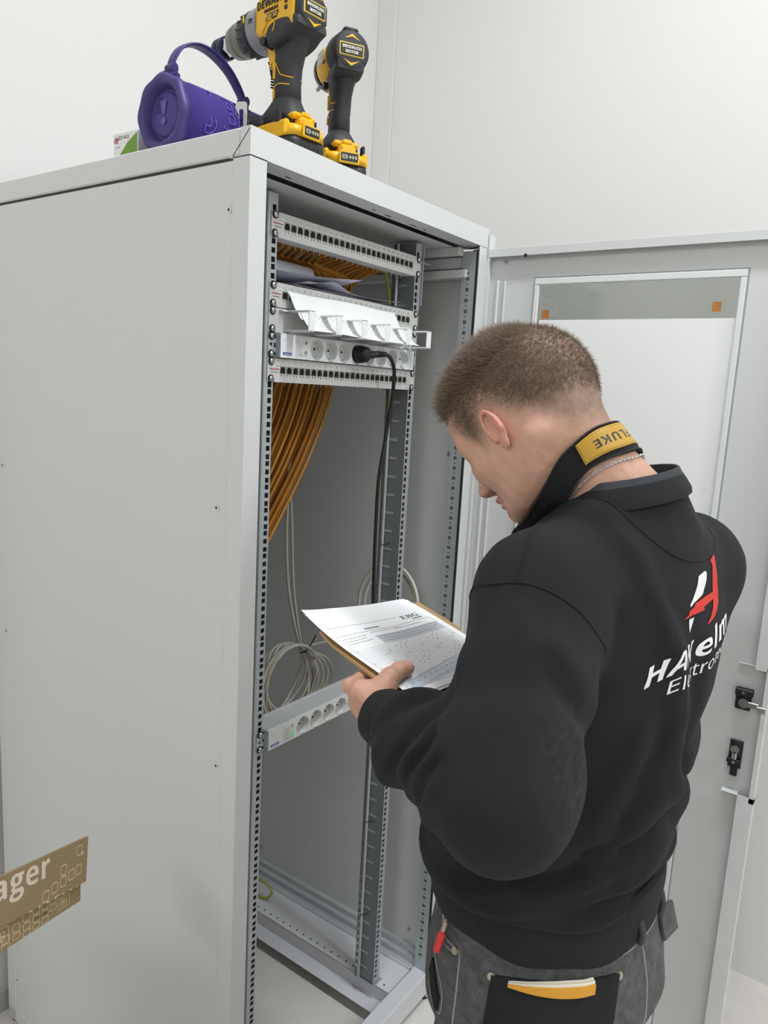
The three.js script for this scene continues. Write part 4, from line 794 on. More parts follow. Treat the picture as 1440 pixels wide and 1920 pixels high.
function sweat(p) {
  const y = p[1];
  let t = torso(p);
  // gathers above the hem and oblique drape across the back
  if (y < 1.34) {
    const u = p[0] * .75 + p[2] * .66;
    t -= .008 * sstep(1.16, 1.03, y) * Math.sin(y * 88 + u * 16 + 1.5 * n3(u * 9, y * 9, 0)) * sstep(.98, 1.03, y);
    t -= .012 * fold(y - (1.135 + .30 * (u - .42)), .026) - .013 * fold(y - (1.098 + .34 * (u - .42)), .016) + .012 * fold(y - (1.062 + .22 * (u - .42)), .022) - .010 * fold(y - (1.032 + .12 * (u - .42)), .012);
  }
  t -= .004 * Math.sin((p[0] + p[2]) * 24 - y * 14) * sstep(1.5, 1.2, y);
  // drape from the left shoulder blade downward
  t -= .008 * fold((p[0] - .075) - (1.36 - y) * .14, .020) * sstep(1.44, 1.36, y) * sstep(1.06, 1.2, y) * (p[2] > .58 ? 1 : 0);
  t += .009 * fold((p[0] - .118) - (1.36 - y) * .10, .016) * sstep(1.42, 1.34, y) * sstep(1.08, 1.2, y) * (p[2] > .58 ? 1 : 0);
  let d = t;
  // shoulder caps and trapezius slope
  d = smin(d, cap(p, [.108, 1.470, .580], J.SL, .060, .076), .05);
  d = smin(d, cap(p, [.146, 1.470, .592], J.SR, .060, .074), .05);
  // left sleeve
  {
    let a = cap(p, J.SL, J.EL, .080, .071);
    const [s, ax, ay, az] = limb(p, J.SL, J.EL);
    a -= .0035 * Math.sin(s * 15 + ay * 40 + az * 14) * sstep(.25, .6, s);
    let b = cap(p, J.EL, J.WL, .064, .045);
    const [w, bx, by, bz] = limb(p, J.EL, J.WL);
    const inner = .45 + .55 * sstep(.05, -.05, bx * .6 - by * .8);
    b -= .0065 * (Math.abs(Math.sin(w * 14.5 + by * 26 + bx * 22 + 1.2 * n3(w * 5, by * 20, bx * 20))) - .5) * sstep(.0, .22, w) * sstep(.86, .74, w) * inner * 1.35;
    b -= .009 * fold(w - .70, .09);
    const sl = smin(a, b, .045);
    d = smin(d, sl, .030);
    // tuck between sleeve and body
    d += .006 * fold(limb(p, J.SL, J.EL)[0] - .08, .10) * fold(t - a, .018) * (p[2] > .55 ? 1 : 0);
  }
  // right sleeve
  {
    const a = cap(p, J.SR, J.ER, .074, .066), b = cap(p, J.ER, J.WR, .064, .047);
    d = smin(d, smin(a, b, .04), .03);
  }
  d -= creases(p) + .0016 * n3(p[0] * 46, y * 46, p[2] * 46);
  // openings: neck and hem, cut at both wrists
  d = smax(d, y - (1.556 + .22 * (p[2] - .585) + .10 * (p[0] - .126)), .006);
  d = smax(d, 1.012 - y + .05 * (p[0] - .15), .012);
  for (const [E, W] of [[J.EL, J.WL], [J.ER, J.WR]]) { const [w, ax, ay, az] = limb(p, E, W); if (w > .7 && ax * ax + ay * ay + az * az < .009) d = smax(d, (w - .80) * .2, .008); }
  return d;
}
const knitB = dataTex(256, (x, y) => { const a = .5 + .25 * Math.sin(x * 256 * .8) * Math.sin(y * 256 * .8) + .5 * (smoothNoise(NG, 64, x * 64, y * 64) - .5); return [a, a, a]; }, false);
knitB.repeat.set(7, 7);
const ribB = dataTex(64, (x, y) => { const a = .5 + .5 * Math.sin(x * 6.2832 * 8); return [a, a, a]; }, false);
const mSweat = new THREE.MeshPhysicalMaterial({ color: 0xffffff, vertexColors: true, roughness: .92, bumpMap: knitB, bumpScale: .0005, sheen: .42, sheenRoughness: .5, sheenColor: new THREE.Color(0x53575f) });
const mSweatPlain = new THREE.MeshPhysicalMaterial({ color: 0x17181b, roughness: .92, sheen: .4, sheenRoughness: .55, sheenColor: new THREE.Color(0x4a4d54) });
const mSeam = M(0x0b0b0d, .95);
const gS = nets(sweat, [-.31, .95, .30], [.50, 1.63, .80], .0052);
uvFromPos(gS, 10);
paint(gS, (x, y, z) => { // black cotton, chalky dust rubbed on the elbow and upper sleeve
  let k = .0064, dust = 0;
  const e = Math.hypot(x - J.EL[0] - .02, y - J.EL[1] - .02, z - J.EL[2] - .06), e2 = Math.hypot(x - J.EL[0] - .03, y - J.EL[1] - .07, z - J.EL[2] - .045);
  const gr = Math.max(0, smoothNoise(NG2, 64, x * 700 + 9, y * 700 + z * 410) - .45) * 1.8;
  dust = (sstep(.085, .0, e) * .9 + sstep(.06, 0, e2) * .6) * gr * (.5 + smoothNoise(NG, 64, x * 60, y * 60 + z * 40));
  k += dust * .03; return [k * .93, k * 1.0, k * 1.18];
});
const shirt = part(person, 'sweatshirt', gS, mSweat, 'black long-sleeved sweatshirt');

// hem band, cuffs, collar
function ringLoft(rings, n, parent, name, mat, capEnds) { // rings: arrays of n points
  const pos = [], uv = [], idx = []; const m = rings.length;
  rings.forEach((r, j) => { for (let i = 0; i <= n; i++) { pos.push(...r[i % n]); uv.push(i / n, j / (m - 1)); } });
  for (let j = 0; j < m - 1; j++) for (let i = 0; i < n; i++) { const a = j * (n + 1) + i, b = a + n + 1; idx.push(a, a + 1, b, a + 1, b + 1, b); }
  const g = new THREE.BufferGeometry(); g.setAttribute('position', new THREE.Float32BufferAttribute(pos, 3)); g.setAttribute('uv', new THREE.Float32BufferAttribute(uv, 2)); g.setIndex(idx); g.computeVertexNormals();
  return part(parent, name, g, mat);
}
function ribMat(n) { const t = ribB.clone(); t.repeat.set(n, 1); t.needsUpdate = true; return new THREE.MeshPhysicalMaterial({ color: 0x141517, roughness: .95, bumpMap: t, bumpScale: .0005, side: THREE.DoubleSide, sheen: .3, sheenRoughness: .6, sheenColor: new THREE.Color(0x44474c) }); }
{ // hem
  const n = 96, rows = [];
  for (const [t, o] of [[0, -.004], [.06, .002], [.5, .004], [.94, .001], [1, -.005]]) rows.push(Array.from({ length: n }, (_, i) => { const a = i / n * 6.2832, rx = .188 + o, rz = .152 + o, X = rx * Math.cos(a), Z = rz * Math.sin(a), y = 1.034 - .076 * t + .05 * X + .012 * Math.sin(a * 2 + 1) + .003 * Math.sin(a * 9); return [.130 + X * cT - Z * sT, y, .528 + X * sT + Z * cT]; }));
  ringLoft(rows, n, shirt, 'hem_band', ribMat(44));
}
function cuff(E, W, r0, r1) {
  const n = 48, ax = [W[0] - E[0], W[1] - E[1], W[2] - E[2]], L = len3(...ax), d = ax.map(v => v / L), up = Math.abs(d[1]) > .9 ? [1, 0, 0] : [0, 1, 0];
  let u = [up[1] * d[2] - up[2] * d[1], up[2] * d[0] - up[0] * d[2], up[0] * d[1] - up[1] * d[0]]; const lu = len3(...u); u = u.map(v => v / lu); const w = [d[1] * u[2] - d[2] * u[1], d[2] * u[0] - d[0] * u[2], d[0] * u[1] - d[1] * u[0]];
  const rows = [];
  for (const [t, r] of [[-.02, r0 - .006], [-.012, r0 + .001], [.0, r0], [.03, (r0 + r1) / 2], [.048, r1], [.051, r1 - .003], [.045, r1 - .006]]) rows.push(Array.from({ length: n }, (_, i) => { const a = i / n * 6.2832; return add3(add3(add3(W, d, t), u, Math.cos(a) * r), w, Math.sin(a) * r); }));
  ringLoft(rows, n, shirt, 'cuff', ribMat(14));
}
cuff(J.EL, lerp3(J.EL, J.WL, .80), .041, .037);
cuff(J.ER, lerp3(J.ER, J.WR, .80), .041, .037);
function collarRing(cx, cy, cz, rx, rz, hgt, flare, name, parent, mat, slopeZ, slopeX) {
  const n = 80, rows = [];
  for (const [t, o] of [[-.15, .003], [.1, .004], [.6, .0015], [.95, -.0012], [1, -.003], [.95, -.005], [.3, -.004]]) rows.push(Array.from({ length: n }, (_, i) => { const a = i / n * 6.2832, X = (rx + o + flare * (1 - t)) * Math.cos(a), Z = (rz + o + flare * (1 - t)) * Math.sin(a); const x = X * cT - Z * sT, z = X * sT + Z * cT; return [cx + x, cy + hgt * t + slopeZ * z + slopeX * x, cz + z]; }));
  return ringLoft(rows, n, parent, name, mat);
}
collarRing(.122, 1.540, .583, .0765, .0685, .024, .009, 'collar_band', shirt, ribMat(20), .22, .10);
collarRing(.123, 1.550, .582, .0725, .065, .022, .004, 'tshirt_collar', person, M(0x37393d, .95, { side: THREE.DoubleSide }), .22, .10);

// ---- head
const HT = .74, HP = .12, HR = .04;
let hf = [Math.sin(HP) * Math.cos(HT), -Math.sin(HT), -Math.cos(HP) * Math.cos(HT)], hl = [-Math.cos(HP), 0, -Math.sin(HP)];
let hu = [hf[1] * hl[2] - hf[2] * hl[1], hf[2] * hl[0] - hf[0] * hl[2], hf[0] * hl[1] - hf[1] * hl[0]];
{ const c = Math.cos(HR), s = Math.sin(HR), l2 = hl.map((v, i) => v * c + hu[i] * s); hu = hu.map((v, i) => -hl[i] * s + v * c); hl = l2; }
const toHead = p => { const d = [p[0] - J.head[0], p[1] - J.head[1], p[2] - J.head[2]]; const dot = v => d[0] * v[0] + d[1] * v[1] + d[2] * v[2]; return [dot(hf), dot(hl), dot(hu)]; };
const fromHead = (f, l, u) => add3(add3(add3(J.head, hf, f), hl, l), hu, u);
function cranium(h) { let d = ell(h, [-.014, 0, .034], [.101, .078, .094]); return smin(d, ell(h, [.03, 0, .04], [.062, .064, .066]), .05); }
function headSdf(p) {
  const h = toHead(p), s = [h[0], Math.abs(h[1]), h[2]];
  const hh = h, fz = .90;
  let d = cranium(h); s[0] = (s[0] - .0) * 1.04; s[2] = s[2] < 0 ? s[2] * 1.17 : s[2] * (1.0);
  d = smin(d, ell(s, [.028, 0, -.045], [.062, .062, .075]), .035);       // mid face and jaw
  d = smin(d, cap(s, [-.028, .056, -.045], [.055, .030, -.098], .018, .017), .03); // jaw line
  d = smin(d, ell(s, [.074, 0, -.103], [.022, .026, .020]), .022);        // chin
  d = smin(d, ell(s, [.055, .040, -.028], [.030, .026, .026]), .022);     // cheek
  d = smin(d, cap(s, [.082, .008, .024], [.070, .046, .018], .014, .013), .02); // brow
  d = smax(d, -ell(s, [.103, .033, -.001], [.020, .017, .012]), .014);    // eye socket
  d = smin(d, ell(s, [.076, .033, -.003], [.014, .015, .011]), .006);     // closed lid
  d = smin(d, cap(s, [.090, 0, .012], [.114, 0, -.034], .008, .0115), .014); // nose
  d = smin(d, ell(s, [.106, .012, -.039], [.011, .008, .008]), .008);     // nostril wing
  d = smax(d, -ell(s, [.109, .007, -.049], [.006, .004, .005]), .003);
  d = smin(d, ell(s, [.090, 0, -.066], [.014, .022, .0065]), .008);       // upper lip
  d = smin(d, ell(s, [.088, 0, -.079], [.013, .019, .007]), .008);        // lower lip
  d = smax(d, -ell(s, [.104, 0, -.0725], [.012, .024, .0016]), .003);
  // neck
  d = smin(d, cap(p, J.neckTop, J.neck, .054, .057), .035);
  d = smin(d, cap(p, fromHead(-.042, 0, -.03), add3(J.neck, [0, .0, .004]), .047, .052), .03);
  return d;
}
// ears, on a finer grid of their own
function earSdf(side) {
  const tilt = -.12, c = Math.cos(tilt), q = Math.sin(tilt), k = .88;
  const helix = []; for (let i = 0; i <= 14; i++) { const t = -.55 + i / 14 * 4.05, w = i / 14; helix.push([.0155 * Math.cos(t) * (1 - .15 * w) + .001, .0275 * Math.sin(t) + .002, .0035 + .0045 * Math.sin(w * 2.6)]); }
  return p => {
    const h = toHead(p), e0 = (h[0] - .002) / k, e1 = (h[1] * side - .0765) / k, e2 = (h[2] + .003) / k;
    const x = e0 * c + e2 * q, y = -e0 * q + e2 * c, z = e1 + .42 * x - .001; // x forward, y up, z out; the rear edge stands off
    let d = 1; for (let i = 0; i < helix.length - 1; i++) d = smin(d, cap([x, y, z], helix[i], helix[i + 1], .0036 - .0008 * i / 14, .0036 - .0008 * (i + 1) / 14), .002);
    d = smin(d, ell([x, y, z], [-.001, .001, .0015], [.0155, .0285, .0030]), .004);           // shell
    d = smin(d, cap([x, y, z], [-.004, .017, .0038], [-.0075, -.010, .005], .0028, .0032), .004); // antihelix
    d = smin(d, ell([x, y, z], [.0025, -.0255, .002], [.0075, .0105, .0042]), .005);           // lobe
    d = smin(d, ell([x, y, z], [.0125, -.006, .0035], [.0042, .0065, .0042]), .004);           // tragus
    d = smax(d, -ell([x, y, z], [.0035, -.005, .0065], [.0070, .0085, .0052]), .003);          // concha
    d = smin(d, ell([x, y, z], [.004, -.002, -.008], [.014, .022, .010]), .005);               // root
    return d * k;
  };
}
const earBox = side => { const c = fromHead(.0, side * .084, -.002); return [[c[0] - .05, c[1] - .05, c[2] - .05], [c[0] + .05, c[1] + .05, c[2] + .05]]; };
const gEars = [1, -1].map(sd => nets(earSdf(sd), ...earBox(sd), .0014));
// ---- held form: board frame
const BA = [-.076, 1.333, .201], BX = [.9953, -.0962, 0], BY = [-.0279, -.2735, .9615], BN = [.0925, .957, .275];
const onBoard = (x, y, n) => add3(add3(add3(BA, BX, x), BY, y), BN, n);
function handSdf(ch) { // chains of [x, y, n, radius] in the board frame
  const C = ch.map(c => c.map(q => [onBoard(q[0], q[1], q[2]), q[3]]));
  return p => { let d = 1; C.forEach((c, i) => { let e = 1; for (let k = 0; k < c.length - 1; k++) e = smin(e, cap(p, c[k][0], c[k + 1][0], c[k][1], c[k + 1][1]), .004); d = smin(d, e, i < 5 ? .012 : .007); }); return d; };
}
const mir = m => c => c.map(([x, y, n, r]) => [m ? .302 - x : x, y, n, r]);
const handChains = m => [
  [[-.022, .232, -.046, .026], [-.030, .196, -.030, .024]],
  [[-.030, .198, -.028, .023], [-.037, .165, -.016, .019]],
  [[-.026, .200, -.034, .020], [-.026, .165, -.034, .019]],
  [[-.020, .212, -.036, .019], [-.012, .185, -.042, .018]],
  [[-.034, .186, -.016, .017], [-.024, .180, .002, .014]],
  // thumb over the sheet
  [[-.030, .190, -.010, .0150], [-.010, .178, .0105, .0132], [.016, .1735, .0135, .0112], [.034, .1725, .0125, .0102], [.042, .172, .0105, .0086]],
  // fingers under the board
  [[-.037, .160, -.014, .0112], [-.030, .138, -.022, .0100], [.000, .132, -.021, .0092], [.024, .132, -.0165, .0082]],
  [[-.030, .168, -.032, .0110], [-.014, .158, -.040, .0100], [.018, .154, -.032, .0092], [.040, .154, -.0175, .0082]],
  [[-.022, .184, -.040, .0105], [-.004, .180, -.046, .0095], [.026, .176, -.034, .0088], [.044, .176, -.0175, .0080]],
  [[-.012, .200, -.042, .0098], [.006, .200, -.045, .0088], [.026, .202, -.034, .0080], [.038, .203, -.018, .0074]],
].map(mir(m));
const gHead = nets(headSdf, [-.09, 1.46, .28], [.27, 1.80, .70], .0032);
const box = (ch) => { const P = ch.flat().map(q => onBoard(q[0], q[1], q[2])); return [[0, 1, 2].map(i => Math.min(...P.map(p => p[i])) - .034), [0, 1, 2].map(i => Math.max(...P.map(p => p[i])) + .034)]; };
const hL = handChains(false), hR = handChains(true);
const gHandL = nets(handSdf(hL), ...box(hL), .0026), gHandR = nets(handSdf(hR), ...box(hR), .0034);
const gBody = nets(p => {
  let d = torso(p) + .03; d = smax(d, p[1] - 1.52, .03); d = smax(d, .95 - p[1], .02);
  for (const [a, b, ra, rb] of [[J.SL, J.EL, .05, .042], [J.EL, J.WL, .042, .029], [J.SR, J.ER, .05, .042], [J.ER, J.WR, .042, .029], [[.11, 1.45, .58], J.SL, .045, .05], [[.146, 1.45, .592], J.SR, .045, .05]]) d = smin(d, cap(p, a, b, ra, rb), .03);
  return d;
}, [-.24, .86, .34], [.5, 1.56, .76], .014);
const SK = [.60, .335, .235];
const skinTone = (x, y, z) => {
  const m = .94 + .16 * (smoothNoise(NG, 64, x * 130 + 7, y * 130 + z * 90) - .5) + .10 * (smoothNoise(NG2, 64, x * 420, y * 420 + z * 300) - .5);
  return [SK[0] * m, SK[1] * m * (.98 + .04 * m), SK[2] * m];
};
// where hair grows, and how dense: >0 inside the hairline
const HAIR_EDGE = [[-.16, -.080], [-.10, -.078], [-.078, -.070], [-.060, -.052], [-.044, -.030], [-.026, -.008], [-.006, .010], [.012, .008], [.022, -.014], [.034, -.030], [.044, -.010], [.056, .014], [.070, .042], [.12, .13]]; // lower edge of the hair, [forward, up]
function hairMask(f, l, u) {
  const a = Math.abs(l); let i = 0; while (i < HAIR_EDGE.length - 2 && f > HAIR_EDGE[i + 1][0]) i++;
  const t = Math.min(1, Math.max(0, (f - HAIR_EDGE[i][0]) / (HAIR_EDGE[i + 1][0] - HAIR_EDGE[i][0]))), e = HAIR_EDGE[i][1] + (HAIR_EDGE[i + 1][1] - HAIR_EDGE[i][1]) * t;
  const front = .078 - f + (u - .06) * .30 + .006 * Math.sin(a * 90);
  return Math.min(front, (u - e) * .8) + .006 * (smoothNoise(NG, 64, f * 160 + 9, u * 160 + l * 90) - .5);
}
paint(gHead, (x, y, z) => {
  const [f, l, u] = toHead([x, y, z]); let c = skinTone(x, y, z); const a = Math.abs(l);
  const mix = (t, k) => { c = c.map((v, i) => v * (1 - k) + t[i] * k); };
    if (f > .076 && a < .024 && u < -.05 && u > -.075) mix([.50, .20, .17], .7);                 // lips
  if (f > .094 && u < -.017 && u > -.045) mix([.62, .27, .21], .4);                             // nose tip
  if (f > .062 && a > .014 && a < .052 && Math.abs(u - .021 - .004 * Math.sin(a * 60)) < .0052) mix([.10, .065, .045], .75); // eyebrow
  if (a > .02 && a < .048 && f > .07 && Math.abs(u + .010) < .0028) mix([.03, .02, .018], .9);   // lashes
  const hm = hairMask(f, l, u), g = smoothNoise(NG, 64, x * 500, y * 500 + z * 410);
  mix([.15, .102, .070], sstep(-.004, .034, hm) * (.60 + .30 * g));                                 // hair roots
  return c;
});
for (const g of [gHandL, gHandR, gBody]) paint(g, (x, y, z) => { const c = skinTone(x, y, z); return [c[0] * 1.0, c[1] * .96, c[2] * .97]; });
for (const g of gEars) paint(g, (x, y, z) => { const c = skinTone(x, y, z), [f, l, u] = toHead([x, y, z]), k = .45 + .35 * sstep(.082, .090, Math.abs(l)); return [c[0] * (1 - k) + .66 * k, c[1] * (1 - k) + .27 * k, c[2] * (1 - k) + .21 * k]; });
for (const g of [gHead, gHandL, gHandR, gBody, ...gEars]) { g.deleteAttribute('uv'); uvFromPos(g, 6); }
const skinB = dataTex(128, (x, y) => { const k = smoothNoise(NG, 64, x * 64, y * 64) * .6 + smoothNoise(NG2, 64, x * 32, y * 32) * .4; return [k, k, k]; }, false); skinB.repeat.set(3, 3);
const mSkin = new THREE.MeshPhysicalMaterial({ color: 0xffffff, vertexColors: true, roughness: .52, bumpMap: skinB, bumpScale: .00035 });
{
  const body = mergeGeometries([gHead, gHandL, gHandR, gBody, ...gEars]);
  const m = shade(new THREE.Mesh(body, mSkin)); m.name = 'body'; person.add(m);
  // thumb nail
  const nl = new THREE.SphereGeometry(1, 14, 10).scale(.0072, .0016, .0058); const q = onBoard(.037, .1715, .0195);
  const mm = part(m, 'thumb_nail', nl, M(0xd9a08c, .3)); mm.position.set(...q); mm.quaternion.setFromRotationMatrix(new THREE.Matrix4().makeBasis(V(...BX), V(...BN), V(...BY).negate()));
}
// ---- hair: short strands, longer on top and at the forehead
{
  let q = 99; const R = () => (q = (q * 16807) % 2147483647) / 2147483647;
  const N = 46000, geo = new THREE.ConeGeometry(1, 1, 4, 2).translate(0, .5, 0), col = new THREE.Color();
  const mesh = new THREE.InstancedMesh(geo, M(0xffffff, .55), N); mesh.name = 'hair'; mesh.userData = { kind: 'stuff', label: 'short brown hair, faded at the sides' }; shade(mesh);
  const cr = p => cranium(toHead(p)); const T = new THREE.Matrix4(), P = V(0, 0, 0), Q = new THREE.Quaternion(), S = V(0, 0, 0); let n = 0;
  for (let tries = 0; n < N && tries < N * 30; tries++) {
    const z = R() * 2 - 1, a = R() * 6.2832, r = Math.sqrt(1 - z * z), d0 = [r * Math.cos(a), r * Math.sin(a), z];
    // march from the centre of the skull outwards
    let t = .09; for (let k = 0; k < 10; k++) { const h = [-.014 + d0[0] * t, d0[1] * t, .034 + d0[2] * t]; t -= cranium(h) * .9; }
    const h = [-.014 + d0[0] * t, d0[1] * t, .034 + d0[2] * t], m = hairMask(...h); if (m < R() * R() * .022) continue;
    const top = sstep(.055, .115, h[2]) * sstep(-.09, -.03, h[0]), fr = sstep(.02, .075, h[0]) * sstep(.05, .09, h[2]);
    const L = (.0022 + .0065 * sstep(.01, .06, m) + .014 * top + .017 * fr * R()) * (.7 + .6 * R());
    const w = fromHead(...h), g = grad(cr, w), tang = add3([0, 0, 0], hf, .55 + .5 * fr); const dir = V(g[0], g[1], g[2]).multiplyScalar(top > .3 || fr > .3 ? .9 : .55).add(V(...tang).multiplyScalar(top > .3 ? .7 : .45)).add(V((R() - .5) * (.5 + .5 * fr), (R() - .5) * (.5 + .5 * fr) - (top < .2 ? .25 : 0), (R() - .5) * (.5 + .5 * fr))).normalize();
    Q.setFromUnitVectors(V(0, 1, 0), dir); const hw = (.00030 + .0002 * R()) * (.6 + 1.0 * Math.max(top, fr)); S.set(hw, L, hw); P.set(...add3(w, g, -.0008)); T.compose(P, Q, S); mesh.setMatrixAt(n, T);
    const b = .75 + .5 * R() ; col.setRGB(.15 * b, .102 * b, .066 * b); if (R() < .2) col.multiplyScalar(1.8); mesh.setColorAt(n, col); n++;
  }
  mesh.count = n; person.add(mesh);
}
// ---- jeans
const JS = [[.70, .118, .545, .186, .150], [.80, .120, .543, .198, .165], [.88, .126, .538, .190, .158], [.95, .132, .532, .178, .149], [1.02, .132, .532, .174, .146]];
const KL = [.03, .47, .50], AL = [.03, .09, .535], KR = [.235, .47, .53], AR = [.265, .09, .585];
function jeans(p) {
  const y = p[1]; let d = torso(p, JS); d = smax(d, .80 - y, .06);
  for (const [h, k, a] of [[[.045, .82, .525], KL, AL], [[.205, .82, .565], KR, AR]]) {
    let e = cap(p, h, k, .108, .078), c = cap(p, k, a, .072, .058); e = smin(e, c, .03); e -= .004 * Math.sin(y * 60 + p[0] * 20) * sstep(.75, .5, y);
    d = smin(d, e, .035);
  }
  d -= .0022 * n3(p[0] * 30, y * 30, p[2] * 30) + .002 * Math.sin(y * 70 + (p[0] - p[2]) * 26) * sstep(.9, .8, y);
  d = smax(d, y - 1.01, .01); d = smax(d, .075 - y, .006);
  return d;
}
const denim = dataTex(256, (x, y) => { const w = .5 + .5 * Math.sin((x + y) * 6.2832 * 46), k = .27 + .10 * w + .16 * (fbm(x * 16, y * 16, 16) - .5) + (rnd() - .5) * .10; return [k, k * .99, k * 1.0]; });
denim.repeat.set(4, 4);
const mDenim = M(0xffffff, .9, { map: denim, bumpMap: knitB, bumpScale: .0004 }), mDenimD = M(0x101012, .9), mStitch = M(0x8f9094, .8), mRivet = M(0xb9b4a4, .35, { metalness: .9 });
const gJ = uvFromPos(nets(jeans, [-.16, .05, .34], [.42, 1.04, .78], .008), 1.6);
const jn = part(person, 'jeans', gJ, mDenim, 'worn dark grey work jeans');
const shoeM = M(0x1d1e20, .7);
for (const [a, r] of [[AL, -.05], [AR, .18]]) { const q = loft([[0, 0, .03, .048, .14, 3], [.03, 0, .03, .05, .142, 3], [.055, 0, .02, .046, .12, 2.6], [.085, 0, -.02, .042, .066, 2.4], [.12, 0, -.03, .04, .05, 2.2]], 28); const m = part(person, 'shoe', q, shoeM); m.position.set(a[0], 0, a[2] - .0); m.rotation.y = -r; }
// ---- seams laid on the cloth
function seam(f, pts, r, mat, parent, name = 'seam', off = -.0004) {
  const c = new THREE.CatmullRomCurve3(pts.map(p => V(...p)), false, 'centripetal'), q = [];
  const n = Math.max(8, Math.round(c.getLength() / .010)); for (let i = 0; i <= n; i++) { const p = c.getPoint(i / n); q.push(onto(f, [p.x, p.y, p.z], off)); }
  return part(parent, name, tube(q, r, n * 2, 6), mat);
}
seam(sweat, [[.070, 1.5351, .519], [.025, 1.516, .522], [-.03, 1.50, .534], [-.0744, 1.4926, .5442], [-.1043, 1.4595, .5458]], .0016, mSeam, shirt);
seam(sweat, [[-.05, 1.395, .465], [-.0742, 1.4316, .4765], [-.1033, 1.452, .5187], [-.1043, 1.4595, .5458], [-.1008, 1.4593, .5723], [-.0915, 1.4483, .6004], [-.0786, 1.4292, .6215], [-.0642, 1.4074, .6334], [-.0335, 1.3807, .640]], .0017, mSeam, shirt);
seam(sweat, [[.035, 1.553, .575], [.0384, 1.5441, .5923], [.039, 1.5251, .6201], [.0477, 1.5052, .6449], [.0647, 1.4911, .6605], [.091, 1.4789, .6738], [.1213, 1.4724, .683], [.1687, 1.4716, .6884], [.215, 1.482, .687], [.235, 1.51, .672]], .0015, mSeam, shirt);
seam(sweat, [[.08, 1.547, .525], [.05, 1.5475, .555], [.055, 1.546, .60], [.085, 1.5475, .643], [.13, 1.552, .662], [.18, 1.556, .655]], .0022, mSweatPlain, shirt);
// ---- print on the back, following the cloth
{
  const er = [cT, 0, sT], en = [-sT, 0, cT], c0 = [.15, 1.39, .69], W0 = .135, V0 = -.035, V1 = .125;
  const base = s => s < -.075 ? -.045 + (s + .075) * .47 : -.045 + .022 * sstep(-.075, .10, s) + Math.min(0, 0);
  const tex = canvasTex(1350, 800, (c) => {
    c.clearRect(0, 0, 1350, 800); const X = s => (s + W0) * 5000, Y = v => (V1 - v) * 5000;
    const fit = (t, font, x0, x1, y, h, col) => { c.save(); c.font = font; c.fillStyle = col; const w = c.measureText(t).width; c.translate(X(x0), Y(y)); c.scale((X(x1) - X(x0)) / w, h * 5000 / 72); c.transform(1, 0, -.10, 1, 0, 0); c.fillText(t, 0, 0); c.restore(); };
    fit('HAK', 'bold 100px sans-serif', -.124, -.036, 0, .027, '#eeeeec'); fit('elm', 'bold 100px sans-serif', -.031, .090, 0, .027, '#eeeeec');
    fit('Elektrotechnik', '100px sans-serif', -.092, .13, -.024, .0165, '#e6e6e4');
    const Z = (pts, col) => { c.fillStyle = col; c.beginPath(); pts.forEach(([x, y], i) => { const s = .027 + (x - 810) * .0003 - (y - 900) * .000004, v = .112 - (y - 900) * .000102; i ? c.lineTo(X(s), Y(v)) : c.moveTo(X(s), Y(v)); }); c.closePath(); c.fill(); };
    Z([[635, 965], [695, 958], [715, 990], [712, 1080], [700, 1150], [680, 1225], [640, 1245], [600, 1260], [570, 1295], [566, 1270], [590, 1200], [610, 1130], [625, 1060], [630, 1000]], '#efefed');
    Z([[780, 910], [850, 900], [858, 930], [846, 1100], [843, 1250], [850, 1350], [845, 1480], [825, 1560], [800, 1600], [760, 1620], [720, 1635], [715, 1620], [745, 1560], [770, 1480], [780, 1380], [680, 1385], [690, 1425], [590, 1405], [515, 1415], [555, 1380], [560, 1340], [600, 1310], [610, 1275], [700, 1278], [780, 1290], [775, 1180], [780, 1080], [798, 990]], '#cf3527');
    Z([[560, 1440], [600, 1440], [597, 1500], [588, 1560], [574, 1610], [566, 1520]], '#efefed');
  });
  const nu = 90, nv = 54, pos = [], uv = [], idx = [];
  for (let i = 0; i <= nu; i++) for (let j = 0; j <= nv; j++) {
    const s = -W0 + 2 * W0 * i / nu, v = V0 + (V1 - V0) * j / nv, o = add3(add3([c0[0], c0[1] + base(s) + v, c0[2]], er, s), en, .12);
    let t = 0; for (let k = 0; k < 60; k++) { const d = sweat(add3(o, en, -t)); if (d < .0006) break; t += Math.max(.0004, d * .7); if (t > .3) break; }
    pos.push(...add3(o, en, -t + .0006)); uv.push(i / nu, j / nv);
  }
  for (let i = 0; i < nu; i++) for (let j = 0; j < nv; j++) { const a = i * (nv + 1) + j, b = a + nv + 1; idx.push(a, b, a + 1, b, b + 1, a + 1); }
  const g = new THREE.BufferGeometry(); g.setAttribute('position', new THREE.Float32BufferAttribute(pos, 3)); g.setAttribute('uv', new THREE.Float32BufferAttribute(uv, 2)); g.setIndex(idx); g.computeVertexNormals();
  part(shirt, 'back_print', g, M(0xffffff, .7, { map: tex, transparent: true, alphaTest: .5, side: THREE.DoubleSide }), 'red and white letter emblem over white lettering');
}
